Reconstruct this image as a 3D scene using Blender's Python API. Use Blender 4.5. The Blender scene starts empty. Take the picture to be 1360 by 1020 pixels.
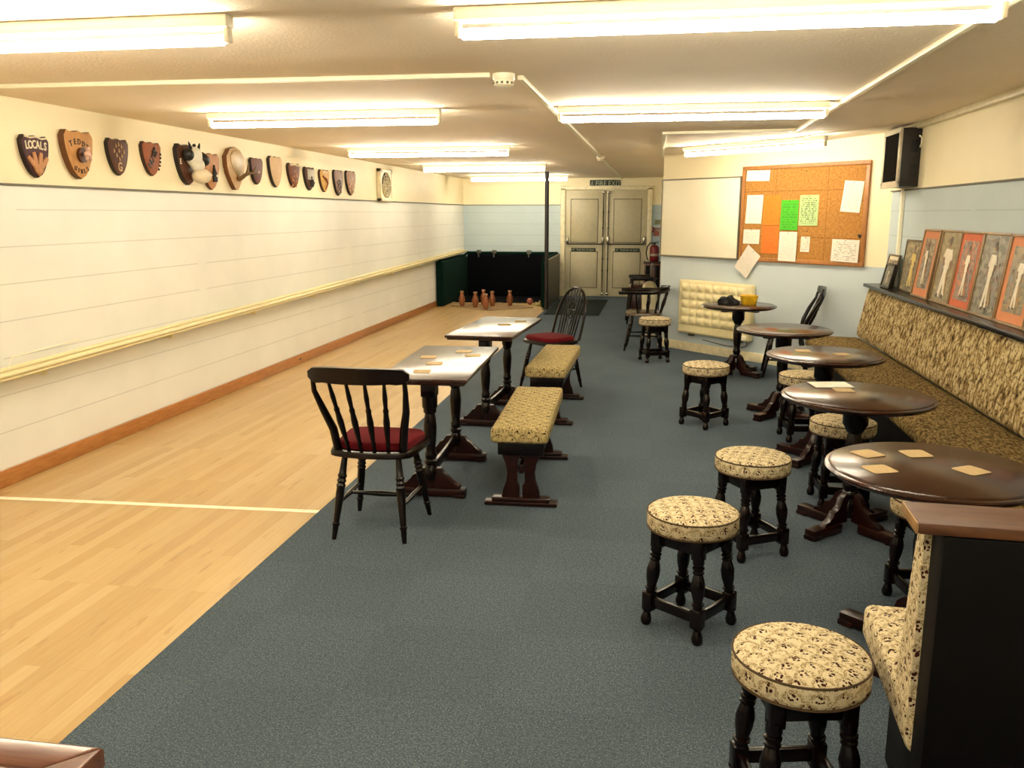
import bpy, bmesh, math, random
from mathutils import Vector, Matrix, Euler
R = math.radians
PI = math.pi
rnd = random.Random(7)
scene = bpy.context.scene
COL = scene.collection

# ------------------------------------------------------------------ camera numbers (image taken as 1360 x 1020)
F, CX, CY, H, VX, VY = 1140.0, 680.0, 510.0, 1.58, 874.0, 284.0
# room
XL, XR, YB, YR, ZC = -3.757, 2.10, 16.75, -2.4, 2.25
WA, WB = Vector((0.05, 10.527)), Vector((2.10, 8.47))      # the slanting wall, far-left end and near-right end
WD = (WB - WA).normalized(); WANG = math.atan2(WD.y, WD.x)
W0 = Vector((0.177, 10.40))                                # origin of distances along the slanting wall
BATTEN = 1.75


# albedo scale used while mixing a material's colours: bright paints stay at 1, everything else is a darker real-world albedo
TONE = [1.0]
ALBEDO = {'cream_wall_paint': 1, 'cork_board': .8, 'orange_pine_frame': .85, 'yellow_plastic': .8, 'crimson_cushion_cloth': .34, 'tufted_wall_bench_cloth': .74, 'knotty_pine': .8, 'pink_figure_paint': .85, 'brown_cabinet_wood': .8, 'pale_blue_block_paint': 1, 'pale_blue_smooth_paint': .9, 'pale_blue_rear_block_paint': .85, 'warm_cream_wall_paint': .95, 'cream_gloss_paint': .9,
          'white_plastic_trunking': 1, 'textured_ceiling_paint': 1, 'blue_grey_carpet_tiles': .88, 'white_enamel_batten': 1, 'white_lampholder': .9, 'cream_heater_enamel': .88,
          'cream_white_laminate': .95, 'grey_beige_door_paint': .95, 'grey_beige_panel_paint': .95, 'dark_stained_oak': .36, 'dark_mahogany_stain': .40, 'black_brown_panel': .3,
          'polished_brown_table_top': .45, 'cream_floor_paint': 1, 'floral_stool_tapestry': .72, 'floral_bench_tapestry': .62, 'dark_green_baize': .4, 'black_navy_curtain': .4,
          'blank_card': .85, 'white_list': .8, 'white_letter': .85, 'white_square_note': .8, 'white_low_sheet': .8, 'small_note': .8, 'lined_notice': .8, 'tilted_sheet': .8, 'white_sheet': .8,
          'cream_bin_plastic': .8, 'silver_plastic_bezel': .8, 'pale_green_poster': .65, 'maple_strip_floor': .64, 'white_figure_paint': .8, 'cream_pink_muzzle': .8, 'cream_letter_paint': .85}


def lin(c):
    if isinstance(c, str):
        c = c.lstrip('#'); c = [int(c[i:i + 2], 16) / 255 for i in (0, 2, 4)]
        return tuple(TONE[0] * (v / 12.92 if v <= .04045 else ((v + .055) / 1.055) ** 2.4) for v in c) + (1,)
    return tuple(c)[:3] + (1,)


# ------------------------------------------------------------------ mesh builder
class MB:
    def __init__(s): s.bm = bmesh.new(); s.uv = s.bm.loops.layers.uv.new('UVMap'); s.custom = set()

    def box(s, c, d, rot=None, bev=0.0, seg=2, mi=0):
        t = bmesh.new(); bmesh.ops.create_cube(t, size=1)
        for v in t.verts: v.co = Vector((v.co.x * d[0], v.co.y * d[1], v.co.z * d[2]))
        if bev > 0: bmesh.ops.bevel(t, geom=list(t.edges), offset=min(bev, min(d) * .49), segments=seg, profile=.5, affect='EDGES')
        M = Matrix.Translation(c)
        if rot is not None: M = M @ (rot if isinstance(rot, Matrix) else Euler(rot).to_matrix().to_4x4())
        s._merge(t, M, mi); return s

    def _merge(s, t, M, mi=0):
        vm = {}
        for v in t.verts: vm[v] = s.bm.verts.new(M @ v.co)
        for f in t.faces:
            try: n = s.bm.faces.new([vm[v] for v in f.verts]); n.material_index = mi
            except ValueError: pass
        t.free()

    def rings(s, rings, caps=True, mi=0, closed=True):
        vs = [[s.bm.verts.new(p) for p in r] for r in rings]
        n = len(vs[0])
        for a, b in zip(vs, vs[1:]):
            for i in range(n if closed else n - 1):
                j = (i + 1) % n
                f = s.bm.faces.new((a[i], a[j], b[j], b[i])); f.material_index = mi
        if caps:
            for r, rev in ((vs[0], True), (vs[-1], False)):
                f = s.bm.faces.new(list(reversed(r)) if rev else r); f.material_index = mi
        return s

    def turned(s, p0, p1, prof, seg=12, mi=0):
        """prof: [(t, radius)] along p0 -> p1"""
        p0, p1 = Vector(p0), Vector(p1); ax = (p1 - p0).normalized()
        u = ax.orthogonal().normalized(); w = ax.cross(u)
        rs = []
        for t, r in prof:
            c = p0.lerp(p1, t); r = max(r, 1e-4)
            rs.append([c + (u * math.cos(a) + w * math.sin(a)) * r for a in [2 * PI * k / seg for k in range(seg)]])
        return s.rings(rs, mi=mi)

    def lathe(s, prof, seg=32, c=(0, 0, 0), mi=0):
        c = Vector(c)
        rs = [[c + Vector((max(r, 1e-4) * math.cos(2 * PI * k / seg), max(r, 1e-4) * math.sin(2 * PI * k / seg), z)) for k in range(seg)] for r, z in prof]
        return s.rings(rs, mi=mi)

    def tube(s, pts, rad, seg=8, closed=False, mi=0, flat=1.0, up=None):
        pts = [Vector(p) for p in pts]; n = len(pts)
        rad = rad if isinstance(rad, (list, tuple)) else [rad] * n
        rs = []; prev = None
        for i, p in enumerate(pts):
            a = pts[i - 1] if (i > 0 or closed) else p
            b = pts[(i + 1) % n] if (i < n - 1 or closed) else p
            t = (b - a).normalized()
            if up is not None: u = (Vector(up) - t * t.dot(Vector(up))).normalized()
            elif prev is None: u = t.orthogonal().normalized()
            else: u = (prev - t * t.dot(prev)).normalized()
            prev = u; w = t.cross(u)
            rs.append([p + (u * math.cos(q) + w * math.sin(q) * flat) * rad[i] for q in [2 * PI * k / seg for k in range(seg)]])
        if closed: rs.append(rs[0]); return s._closed(rs[:-1], mi)
        return s.rings(rs, mi=mi)

    def _closed(s, rs, mi):
        vs = [[s.bm.verts.new(p) for p in r] for r in rs]; n = len(vs[0]); m = len(vs)
        for k in range(m):
            a, b = vs[k], vs[(k + 1) % m]
            for i in range(n):
                j = (i + 1) % n
                f = s.bm.faces.new((a[i], a[j], b[j], b[i])); f.material_index = mi
        return s

    def prism(s, out, z0, z1, M=None, bev=0.0, mi=0, seg=2):
        t = bmesh.new()
        lo = [t.verts.new((x, y, z0)) for x, y in out]; hi = [t.verts.new((x, y, z1)) for x, y in out]
        n = len(out)
        t.faces.new(list(reversed(lo))); top = t.faces.new(hi)
        for i in range(n): t.faces.new((lo[i], lo[(i + 1) % n], hi[(i + 1) % n], hi[i]))
        bmesh.ops.recalc_face_normals(t, faces=t.faces)
        if bev > 0: bmesh.ops.bevel(t, geom=list(top.edges), offset=bev, segments=seg, profile=.5, affect='EDGES')
        s._merge(t, M or Matrix(), mi); return s

    def ellipsoid(s, c, r, rot=None, seg=16, mi=0):
        t = bmesh.new(); bmesh.ops.create_uvsphere(t, u_segments=seg, v_segments=max(6, seg // 2 + 2), radius=1)
        for v in t.verts: v.co = Vector((v.co.x * r[0], v.co.y * r[1], v.co.z * r[2]))
        M = Matrix.Translation(c)
        if rot is not None: M = M @ Euler(rot).to_matrix().to_4x4()
        s._merge(t, M, mi); return s

    def quad(s, pts, mi=0, uvs=None):
        f = s.bm.faces.new([s.bm.verts.new(p) for p in pts]); f.material_index = mi
        if uvs:
            for l, q in zip(f.loops, uvs): l[s.uv].uv = q
            s.custom.add(f)
        return s

    def build(s, name, mats, parent=None, smooth=40, cyl=None, loc=None, rot=None, recalc=True):
        bm = s.bm
        if recalc: bmesh.ops.recalc_face_normals(bm, faces=bm.faces)
        for f in bm.faces:
            if f in s.custom: continue
            n = f.normal; ax, ay, az = abs(n.x), abs(n.y), abs(n.z)
            for l in f.loops:
                p = l.vert.co
                if az >= ax and az >= ay: l[s.uv].uv = (p.x, p.y)
                elif cyl: l[s.uv].uv = (math.atan2(p.y, p.x) * cyl if p.x > -1e9 else 0, p.z)
                elif ax >= ay: l[s.uv].uv = (p.y, p.z)
                else: l[s.uv].uv = (p.x, p.z)
            if cyl and not (az >= ax and az >= ay):
                us = [l[s.uv].uv.x for l in f.loops]
                if max(us) - min(us) > PI * cyl:
                    for l in f.loops:
                        if l[s.uv].uv.x < 0: l[s.uv].uv.x += 2 * PI * cyl
        me = bpy.data.meshes.new(name); bm.to_mesh(me); bm.free()
        for m in (mats if isinstance(mats, (list, tuple)) else [mats]): me.materials.append(m)
        if smooth:
            me.shade_smooth(); me.set_sharp_from_angle(angle=R(smooth))
        o = bpy.data.objects.new(name, me); COL.objects.link(o)
        if parent: o.parent = parent
        if loc is not None: o.location = loc
        if rot is not None: o.rotation_euler = rot
        return o


def tag(o, label=None, cat=None, group=None, kind=None):
    if label: o['label'] = label
    if cat: o['category'] = cat
    if group: o['group'] = group
    if kind: o['kind'] = kind
    return o


def thing(name, loc, rz=0.0, label=None, cat=None, group=None, wall=False):
    o = bpy.data.objects.new(name, None); COL.objects.link(o); o.empty_display_size = .1
    o.location = loc
    o.rotation_euler = (PI / 2, 0, rz) if wall else (0, 0, rz)
    return tag(o, label, cat, group)


def dup(root, loc, rz, label, group=None):
    r = root.copy(); COL.objects.link(r); r.location = loc
    r.rotation_euler = (root.rotation_euler.x, 0, rz); r['label'] = label
    if group: r['group'] = group
    for ch in list(root.children):
        c = ch.copy(); COL.objects.link(c); c.parent = r
        for g in list(ch.children):
            d = g.copy(); COL.objects.link(d); d.parent = c
    return r


def struct(o): o['kind'] = 'structure'; return o


# ------------------------------------------------------------------ materials
class NT:
    def __init__(s, name):
        TONE[0] = ALBEDO.get(name, .85 if 'shield' in name else .85 if ('photo_' in name or 'mount' in name or 'poster' in name) else .56)
        s.m = bpy.data.materials.new(name); s.m.use_nodes = True; s.t = s.m.node_tree; s.t.nodes.clear()
        s.out = s.t.nodes.new('ShaderNodeOutputMaterial'); s.b = s.t.nodes.new('ShaderNodeBsdfPrincipled')
        s.t.links.new(s.b.outputs[0], s.out.inputs[0])

    def n(s, typ, **kw):
        n = s.t.nodes.new('ShaderNode' + typ)
        for k, v in kw.items():
            if k in n.inputs: s.set(n.inputs[k], v)
            else: setattr(n, k, v)
        return n

    def set(s, inp, v):
        if isinstance(v, bpy.types.NodeSocket): s.t.links.new(v, inp)
        else: inp.default_value = v

    def math(s, op, a, b=0.0, c=None):
        n = s.t.nodes.new('ShaderNodeMath'); n.operation = op
        s.set(n.inputs[0], a); s.set(n.inputs[1], b)
        if c is not None: s.set(n.inputs[2], c)
        return n.outputs[0]

    def mix(s, f, a, b, mode='MIX'):
        n = s.t.nodes.new('ShaderNodeMix'); n.data_type = 'RGBA'; n.blend_type = mode
        s.set(n.inputs[0], f); s.set(n.inputs[6], a); s.set(n.inputs[7], b); return n.outputs[2]

    def ramp(s, f, stops):
        n = s.t.nodes.new('ShaderNodeValToRGB'); e = n.color_ramp.elements
        while len(e) < len(stops): e.new(.5)
        for x, (p, c) in zip(e, stops): x.position = p; x.color = c if len(c) == 4 else tuple(c) + (1,)
        s.set(n.inputs[0], f); return n.outputs[0]

    def coords(s, kind='UV', scale=(1, 1, 1), rot=(0, 0, 0), loc=(0, 0, 0)):
        c = s.t.nodes.new('ShaderNodeTexCoord'); mp = s.t.nodes.new('ShaderNodeMapping')
        s.t.links.new(c.outputs[kind], mp.inputs[0]); mp.inputs['Scale'].default_value = scale
        mp.inputs['Rotation'].default_value = rot; mp.inputs['Location'].default_value = loc
        return mp.outputs[0]

    def noise(s, v, scale, detail=3, rough=.5, dist=0.0, color=False):
        n = s.t.nodes.new('ShaderNodeTexNoise'); s.set(n.inputs['Vector'], v)
        n.inputs['Scale'].default_value = scale; n.inputs['Detail'].default_value = detail
        n.inputs['Roughness'].default_value = rough; n.inputs['Distortion'].default_value = dist
        return n.outputs[1 if color else 0]

    def bump(s, h, strength=.3, dist=.01):
        n = s.t.nodes.new('ShaderNodeBump'); n.inputs['Strength'].default_value = strength; n.inputs['Distance'].default_value = dist
        s.set(n.inputs['Height'], h); s.set(s.b.inputs['Normal'], n.outputs[0])

    def base(s, c): s.set(s.b.inputs['Base Color'], c); return s
    def rough(s, r): s.set(s.b.inputs['Roughness'], r); return s
    def spec(s, v): s.set(s.b.inputs['Specular IOR Level'], v); return s


def plain(name, col, rough=.5, metal=0.0, spec=.5, var=.12, scale=18, coat=0.0):
    k = NT(name); c = lin(col)
    nz = k.noise(k.coords('Object'), scale, 3)
    dark = tuple(v * (1 - var) for v in c[:3]) + (1,); lite = tuple(min(1, v * (1 + var)) for v in c[:3]) + (1,)
    k.base(k.ramp(nz, [(.3, dark), (.7, lite)])).rough(rough).spec(spec)
    k.b.inputs['Metallic'].default_value = metal; k.b.inputs['Coat Weight'].default_value = coat
    return k.m


def wood(name, dark, lite, rough=.3, scale=1.0, axis=(1, 9, 9), coat=0.0, spec=.5):
    k = NT(name)
    v = k.coords('Object', scale=tuple(a * scale for a in axis))
    nz = k.noise(v, 4, 5, .6, .6)
    k.base(k.ramp(nz, [(.3, lin(dark)), (.7, lin(lite))])).rough(rough).spec(spec)
    k.b.inputs['Coat Weight'].default_value = coat; k.b.inputs['Coat Roughness'].default_value = .12
    k.bump(nz, .08, .003)
    return k.m


def block_wall(name, col, joint=True, off=(0, 0, 0)):
    """painted blockwork, uv in metres"""
    k = NT(name); v = k.coords('UV', loc=off)
    br = k.n('TexBrick', offset=.5, squash=1.0)
    k.set(br.inputs['Vector'], v)
    br.inputs['Scale'].default_value = 1; br.inputs['Mortar Size'].default_value = .0035; br.inputs['Mortar Smooth'].default_value = .6
    br.inputs['Brick Width'].default_value = .44; br.inputs['Row Height'].default_value = .215
    sep = k.n('SeparateXYZ', Vector=v)
    row = k.math('FRACT', k.math('DIVIDE', sep.outputs[1], .215))
    line = k.math('LESS_THAN', k.math('ABSOLUTE', k.math('SUBTRACT', row, .02)), .017)
    brk = k.noise(v, 1.7, 2)
    m = k.math('MULTIPLY', line, k.math('MULTIPLY', k.math('GREATER_THAN', brk, .33), .6))
    m2 = k.math('MAXIMUM', m, k.math('MULTIPLY', br.outputs['Fac'], .045))
    c = lin(col); nz = k.noise(v, 2.2, 4)
    base = k.ramp(nz, [(.3, tuple(x * .96 for x in c[:3])), (.7, tuple(min(1, x * 1.03) for x in c[:3]))])
    d = tuple(x * .62 for x in c[:3]) + (1,)
    k.base(k.mix(m2 if joint else 0.0, base, d)).rough(.55)
    k.bump(k.math('SUBTRACT', k.noise(v, 55, 3), k.math('MULTIPLY', m2, 3.0)), .12, .006)
    return k.m


def fabric(name, ground, arc, spot, w=.062, h=.031, arc_a=.75, dark=1.0):
    """woven floral tapestry: feathery fan scallops with dark flower clusters; uv in metres"""
    k = NT(name); uv0 = k.coords('UV')
    dn = k.noise(uv0, 30, 2, color=True)
    wob = k.n('VectorMath', operation='MULTIPLY_ADD'); k.set(wob.inputs[0], dn); wob.inputs[1].default_value = (.020, .020, 0); k.set(wob.inputs[2], uv0)
    sep = k.n('SeparateXYZ', Vector=wob.outputs[0])
    vr = k.math('DIVIDE', sep.outputs[1], h); row = k.math('FLOOR', vr)
    odd = k.math('MULTIPLY', k.math('FLOORED_MODULO', row, 2.0), .5)
    cu = k.math('MULTIPLY', k.math('SUBTRACT', k.math('FRACT', k.math('ADD', k.math('DIVIDE', sep.outputs[0], w), odd)), .5), 2.0)
    cv = k.math('FRACT', vr)
    d = k.math('SQRT', k.math('ADD', k.math('MULTIPLY', cu, cu), k.math('MULTIPLY', cv, cv)))
    ring = k.math('LESS_THAN', k.math('ABSOLUTE', k.math('SUBTRACT', d, .78)), .15)
    fea = k.math('GREATER_THAN', k.noise(uv0, 210, 2), .47)
    leaf = k.math('MULTIPLY', k.math('GREATER_THAN', k.noise(uv0, 62, 2, .5, 1.2), .60), .6)
    rm = k.math('MULTIPLY', k.math('MAXIMUM', k.math('MULTIPLY', ring, fea), k.math('MULTIPLY', leaf, fea)), arc_a)
    vo = k.n('TexVoronoi', feature='F1'); k.set(vo.inputs['Vector'], uv0); vo.inputs['Scale'].default_value = 120
    dot = k.math('LESS_THAN', vo.outputs['Distance'], .47)
    dy = k.math('MULTIPLY', k.math('SUBTRACT', cv, .34), .7)
    near = k.math('LESS_THAN', k.math('ADD', k.math('MULTIPLY', cu, cu), k.math('MULTIPLY', dy, dy)), .16)
    keep = k.math('GREATER_THAN', k.noise(uv0, 21, 1), .40)
    sm = k.math('MULTIPLY', k.math('MULTIPLY', dot, near), keep)
    g = lin(ground)
    wv = k.noise(uv0, 700, 1); big = k.noise(uv0, 40, 2)
    gc = k.ramp(wv, [(.3, tuple(x * .80 for x in g[:3])), (.7, tuple(min(1, x * 1.1) for x in g[:3]))])
    gc = k.mix(k.math('MULTIPLY', k.math('GREATER_THAN', big, .56), .30), gc, lin(arc))
    c = k.mix(rm, gc, lin(arc)); c = k.mix(k.math('MULTIPLY', sm, dark), c, lin(spot))
    k.base(c).rough(.9).spec(.15)
    k.bump(k.math('ADD', wv, k.math('MULTIPLY', k.math('ADD', rm, sm), -.8)), .35, .003)
    return k.m


def rope_fabric(name, ground, mid, spot, su=30, sv=17, deep=1.0):
    """the wall bench: thick woven cloth gathered in slanting tufts; uv in metres"""
    k = NT(name); uv0 = k.coords('UV')
    dn = k.noise(k.coords('UV', scale=(9, 5, 1)), 2, 2, color=True)
    v = k.coords('UV', scale=(su, sv, 1), rot=(0, 0, R(24)))
    wob = k.n('VectorMath', operation='MULTIPLY_ADD'); k.set(wob.inputs[0], dn); wob.inputs[1].default_value = (1.1, 1.1, 0); k.set(wob.inputs[2], v)
    vo = k.n('TexVoronoi', feature='F1'); k.set(vo.inputs['Vector'], wob.outputs[0]); vo.inputs['Scale'].default_value = 1.0; vo.inputs['Randomness'].default_value = .65
    nz = k.noise(uv0, 75, 3)
    g, m_, s_ = lin(ground), lin(mid), lin(spot)
    c = k.ramp(vo.outputs['Distance'], [(.0, g), (.36, g), (.60, m_), (.86, s_)])
    c = k.mix(k.math('MULTIPLY', k.math('GREATER_THAN', nz, .6), .7), c, m_)
    flo = k.math('MULTIPLY', k.math('GREATER_THAN', k.noise(uv0, 48, 1), .59), k.math('GREATER_THAN', k.noise(uv0, 210, 1), .44))
    c = k.mix(k.math('MULTIPLY', flo, .9), c, s_)
    k.base(c).rough(.95).spec(.1)
    k.bump(k.math('SUBTRACT', 1.0, k.math('POWER', vo.outputs['Distance'], 1.5)), .9, .014 * deep)
    return k.m


def emit(name, col, st):
    k = NT(name); e = k.n('Emission'); e.inputs[0].default_value = lin(col); e.inputs[1].default_value = st
    k.t.links.new(e.outputs[0], k.out.inputs[0]); return k.m


def paper(name, col, ink=.5, lines=26, seed=0.0, inkcol=(.03, .03, .03)):
    """sheet, uv 0..1, rows of print"""
    k = NT(name); v = k.coords('UV', loc=(seed, seed * .7, 0)); sep = k.n('SeparateXYZ', Vector=k.coords('UV'))
    rowf = k.math('MULTIPLY', sep.outputs[1], lines)
    band = k.math('LESS_THAN', k.math('FRACT', rowf), .42)
    st = k.n('Combine' + 'XYZ'); k.set(st.inputs[0], k.math('MULTIPLY', sep.outputs[0], 9)); k.set(st.inputs[1], k.math('MULTIPLY', k.math('FLOOR', rowf), 3.7)); st.inputs[2].default_value = seed
    words = k.math('GREATER_THAN', k.noise(st.outputs[0], 1.6, 2), .5)
    mx = k.math('MULTIPLY', k.math('LESS_THAN', k.math('ABSOLUTE', k.math('SUBTRACT', sep.outputs[0], .5)), .40), k.math('LESS_THAN', k.math('ABSOLUTE', k.math('SUBTRACT', sep.outputs[1], .5)), .42))
    f = k.math('MULTIPLY', k.math('MULTIPLY', k.math('MULTIPLY', band, words), mx), ink)
    c = lin(col)
    k.base(k.mix(f, k.ramp(k.noise(v, 3, 2), [(.3, tuple(x * .95 for x in c[:3])), (.7, c)]), lin(inkcol))).rough(.8).spec(.2)
    return k.m


def picture(name, cols, fig, seed, figx=.5, figw=.15):
    """printed player photograph: mottled crowd colours with one tall pale figure, uv 0..1"""
    k = NT(name); uv = k.coords('UV'); v = k.coords('UV', scale=(5, 11, 1), loc=(seed, seed * 1.7, 0))
    vo = k.n('TexVoronoi', feature='F1'); k.set(vo.inputs['Vector'], v); vo.inputs['Scale'].default_value = 1.7
    sp = k.n('SeparateXYZ', Vector=vo.outputs['Color'])
    bg = k.ramp(sp.outputs[0], [(i / max(1, len(cols) - 1), lin(c)) for i, c in enumerate(cols)])
    bg = k.mix(k.math('MULTIPLY', k.noise(v, 3, 3), .5), bg, lin('#948668'))
    c = bg
    k.base(c).rough(.35).spec(.4)
    return k.m


M = {}
M['cream_up'] = block_wall('cream_wall_paint', '#f3e7c2', joint=False)
M['blue_low'] = block_wall('pale_blue_block_paint', '#e8e9e3', off=(0, -.095, 0))
M['blue_flat'] = block_wall('pale_blue_smooth_paint', '#c6d2d6', joint=False)
M['blue_back'] = block_wall('pale_blue_rear_block_paint', '#c2d3d8', off=(0, -.095, 0))
M['cream_wall2'] = block_wall('warm_cream_wall_paint', '#f2e4bd', joint=False)
M['white_skirt'] = plain('cream_gloss_paint', '#efe3bd', .35)
M['white_pvc'] = plain('white_plastic_trunking', '#f5edd2', .4, var=.04)
M['gap'] = plain('dark_shadow_bead', '#8f8a78', .7)

k = NT('textured_ceiling_paint')
v = k.coords('Object'); n1 = k.noise(v, 60, 4, .65); n2 = k.noise(v, 1.1, 3)
k.base(k.ramp(n2, [(.3, lin('#efdfc6')), (.7, lin('#f5e7d0'))])).rough(.8); k.bump(n1, .35, .01); M['ceiling'] = k.m

k = NT('maple_strip_floor')
v = k.coords('UV', rot=(0, 0, PI / 2))
br = k.n('TexBrick', offset=.37, offset_frequency=3); k.set(br.inputs['Vector'], v)
br.inputs['Scale'].default_value = 1; br.inputs['Brick Width'].default_value = 1.05; br.inputs['Row Height'].default_value = .066
br.inputs['Mortar Size'].default_value = .0007; br.inputs['Mortar Smooth'].default_value = .3; br.inputs['Bias'].default_value = 0
br.inputs['Color1'].default_value = (0, 0, 0, 1); br.inputs['Color2'].default_value = (1, 1, 1, 1); br.inputs['Mortar'].default_value = (.5, .5, .5, 1)
bsep = k.n('SeparateXYZ', Vector=br.outputs['Color'])
plank = k.ramp(bsep.outputs[0], [(0, lin('#cfa766')), (.35, lin('#dcb878')), (.7, lin('#e3c184')), (1, lin('#ebcd95'))])
gv = k.coords('UV', scale=(30, 1.6, 1)); gr = k.noise(gv, 3, 4, .6, .5)
c = k.mix(.35, plank, k.ramp(gr, [(.3, lin('#c89f60')), (.7, lin('#ecce95'))]), 'MIX')
stv = k.coords('UV', scale=(9, 1.2, 1), loc=(3, 1, 0)); stn = k.noise(stv, 2.2, 3)
c = k.mix(k.math('MULTIPLY', k.math('GREATER_THAN', stn, .66), .35), c, lin('#a97838'))
c = k.mix(k.math('MULTIPLY', br.outputs['Fac'], .5), c, lin('#8a6430'))
k.base(c).rough(k.math('ADD', .27, k.math('MULTIPLY', gr, .18))).spec(.5); k.b.inputs['Coat Weight'].default_value = .25; k.b.inputs['Coat Roughness'].default_value = .2
M['maple'] = k.m

k = NT('blue_grey_carpet_tiles')
v = k.coords('UV'); n1 = k.noise(v, 170, 3, .75); n2 = k.noise(v, 60, 3, .6); n3 = k.noise(v, .9, 3)
ck = k.n('TexChecker'); k.set(ck.inputs['Vector'], v); ck.inputs['Scale'].default_value = 2.0
c = k.ramp(n1, [(.34, lin('#19232c')), (.5, lin('#4b5b6a')), (.66, lin('#a2aeb4'))])
c = k.mix(.5, c, k.ramp(n2, [(.3, lin('#3a464f')), (.7, lin('#646e74'))]))
c = k.mix(k.math('MULTIPLY', n3, .35), c, lin('#3c4d59'))
c = k.mix(k.math('MULTIPLY', ck.outputs['Fac'], .10), c, lin('#33424a'))
k.base(c).rough(.95).spec(.1); k.bump(n1, .6, .006); M['carpet'] = k.m

k = NT('knotty_pine'); v = k.coords('UV', scale=(2.2, 22, 1)); n1 = k.noise(v, 3, 4, .6, .8)
vo = k.n('TexVoronoi', feature='F1'); k.set(vo.inputs['Vector'], k.coords('UV', scale=(3.1, 7, 1))); vo.inputs['Scale'].default_value = 1
kn = k.math('LESS_THAN', vo.outputs['Distance'], .1)
k.base(k.mix(kn, k.ramp(n1, [(.3, lin('#a8672c')), (.7, lin('#c98b48'))]), lin('#3a1a0a'))).rough(.4); M['pine'] = k.m

M['dark'] = wood('dark_stained_oak', '#120907', '#24110b', .25, 1, (3, 3, 14), coat=.05, spec=.3)
M['dark_red'] = wood('dark_mahogany_stain', '#1c0a07', '#43190f', .28, 1, (3, 3, 14), coat=.05, spec=.3)
M['table_top'] = wood('polished_brown_table_top', '#331a0e', '#542d1a', .2, 1, (2, 14, 4), spec=.42)
M['cap_wood'] = wood('brown_cap_board', '#5a3822', '#805436', .45, 1, (2, 18, 6), spec=.25)
M['fg_top'] = wood('reddish_brown_table_board', '#55291c', '#7d4431', .3, 1, (3, 18, 6), coat=.3)
M['fg_rim'] = wood('worn_red_brown_edge', '#744333', '#94614b', .3, 1, (2, 18, 6), coat=.3)
M['lip'] = plain('worn_pale_edge', '#b98c52', .4)
M['black_panel'] = wood('black_brown_panel', '#0a0605', '#120b08', .6, 1, (2, 2, 10), spec=.12)
M['stool_fab'] = fabric('floral_stool_tapestry', '#f0e0b8', '#94794a', '#452019')
M['bench_fab'] = fabric('floral_bench_tapestry', '#dcc58a', '#77673c', '#3f2a1b', w=.07, h=.04)
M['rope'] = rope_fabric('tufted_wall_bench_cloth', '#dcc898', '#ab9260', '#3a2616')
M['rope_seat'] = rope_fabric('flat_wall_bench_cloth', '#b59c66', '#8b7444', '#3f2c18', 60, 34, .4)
M['piping'] = plain('brown_piping', '#5c4426', .9)
M['red_cloth'] = plain('crimson_cushion_cloth', '#8e1622', .95, var=.2, scale=60, spec=.15)
M['tube'] = emit('fluorescent_tube_glow', (1.0, .905, .715), 17.5)
M['spine'] = plain('white_enamel_batten', '#f7efd6', .35, var=.03)
M['holder'] = plain('white_lampholder', '#e8dcc0', .4)
M['green_cloth'] = plain('dark_green_baize', '#0a3328', .95, var=.15, scale=30, spec=.1)
M['navy_cloth'] = plain('black_navy_curtain', '#0b0c14', .95, var=.2, spec=.1)
M['grey_board'] = plain('grey_board', '#6b6c62', .45)
M['pole'] = plain('brown_painted_steel', '#2a1d17', .35, var=.2)
M['skittle'] = wood('orange_brown_skittle_wood', '#a55a2e', '#c97e48', .4, 1, (4, 4, 20))
M['ball'] = plain('pinkish_wooden_ball', '#b96b58', .4)
M['chalk'] = plain('cream_floor_paint', '#f6ecd6', .5)
M['chalk_dim'] = plain('worn_pale_floor_paint', '#cdb58c', .6)
M['deck'] = plain('worn_brown_deck_board', '#a67f48', .5)
M['door_paint'] = plain('grey_beige_door_paint', '#c4bb9b', .4, var=.05)
M['door_panel'] = plain('grey_beige_panel_paint', '#b9b092', .4, var=.05)
M['groove'] = plain('panel_shadow_groove', '#5a5240', .7)
M['steel'] = plain('brushed_grey_metal', '#8e8a7a', .35, metal=.7)
M['dark_metal'] = plain('dark_bronze_metal', '#3b352c', .35, metal=.6)
M['chrome'] = plain('chrome', '#d8d2c0', .2, metal=.9)
M['sign_green'] = plain('dark_green_sign', '#16301f', .5, var=.05)
M['sign_text'] = plain('pale_sign_lettering', '#d9e0b8', .5, var=.02)
M['mat'] = plain('dark_grey_entrance_mat', '#2c3634', .95, scale=90, spec=.1)
M['heater'] = plain('cream_heater_enamel', '#ecdfae', .4, var=.04)
M['heater_dk'] = plain('shaded_heater_bracket', '#6e6850', .5)
M['white_board'] = plain('cream_white_laminate', '#f0ead2', .35, var=.03, scale=2)
M['alu'] = plain('dull_aluminium_trim', '#a39c86', .4, metal=.4)
k = NT('cork_board'); v = k.coords('UV'); n1 = k.noise(v, 45, 5, .7); n2 = k.noise(v, 3, 2)
c = k.ramp(n1, [(.3, lin('#93642e')), (.55, lin('#b98645')), (.75, lin('#d0a15c'))]); c = k.mix(k.math('MULTIPLY', n2, .3), c, lin('#a86c34'))
sp = k.n('SeparateXYZ', Vector=v)
gx = k.math('LESS_THAN', k.math('ABSOLUTE', k.math('SUBTRACT', k.math('FRACT', k.math('DIVIDE', sp.outputs[0], .61)), .5)), .004)
gy = k.math('LESS_THAN', k.math('ABSOLUTE', k.math('SUBTRACT', k.math('FRACT', k.math('DIVIDE', sp.outputs[1], .46)), .5)), .006)
c = k.mix(k.math('MULTIPLY', k.math('MAXIMUM', gx, gy), .6), c, lin('#5f3a18'))
k.base(c).rough(.9).spec(.15); k.bump(n1, .4, .003); M['cork'] = k.m
M['cork_frame'] = wood('orange_pine_frame', '#9a6430', '#b87d42', .4, 1, (12, 2, 2))
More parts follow.
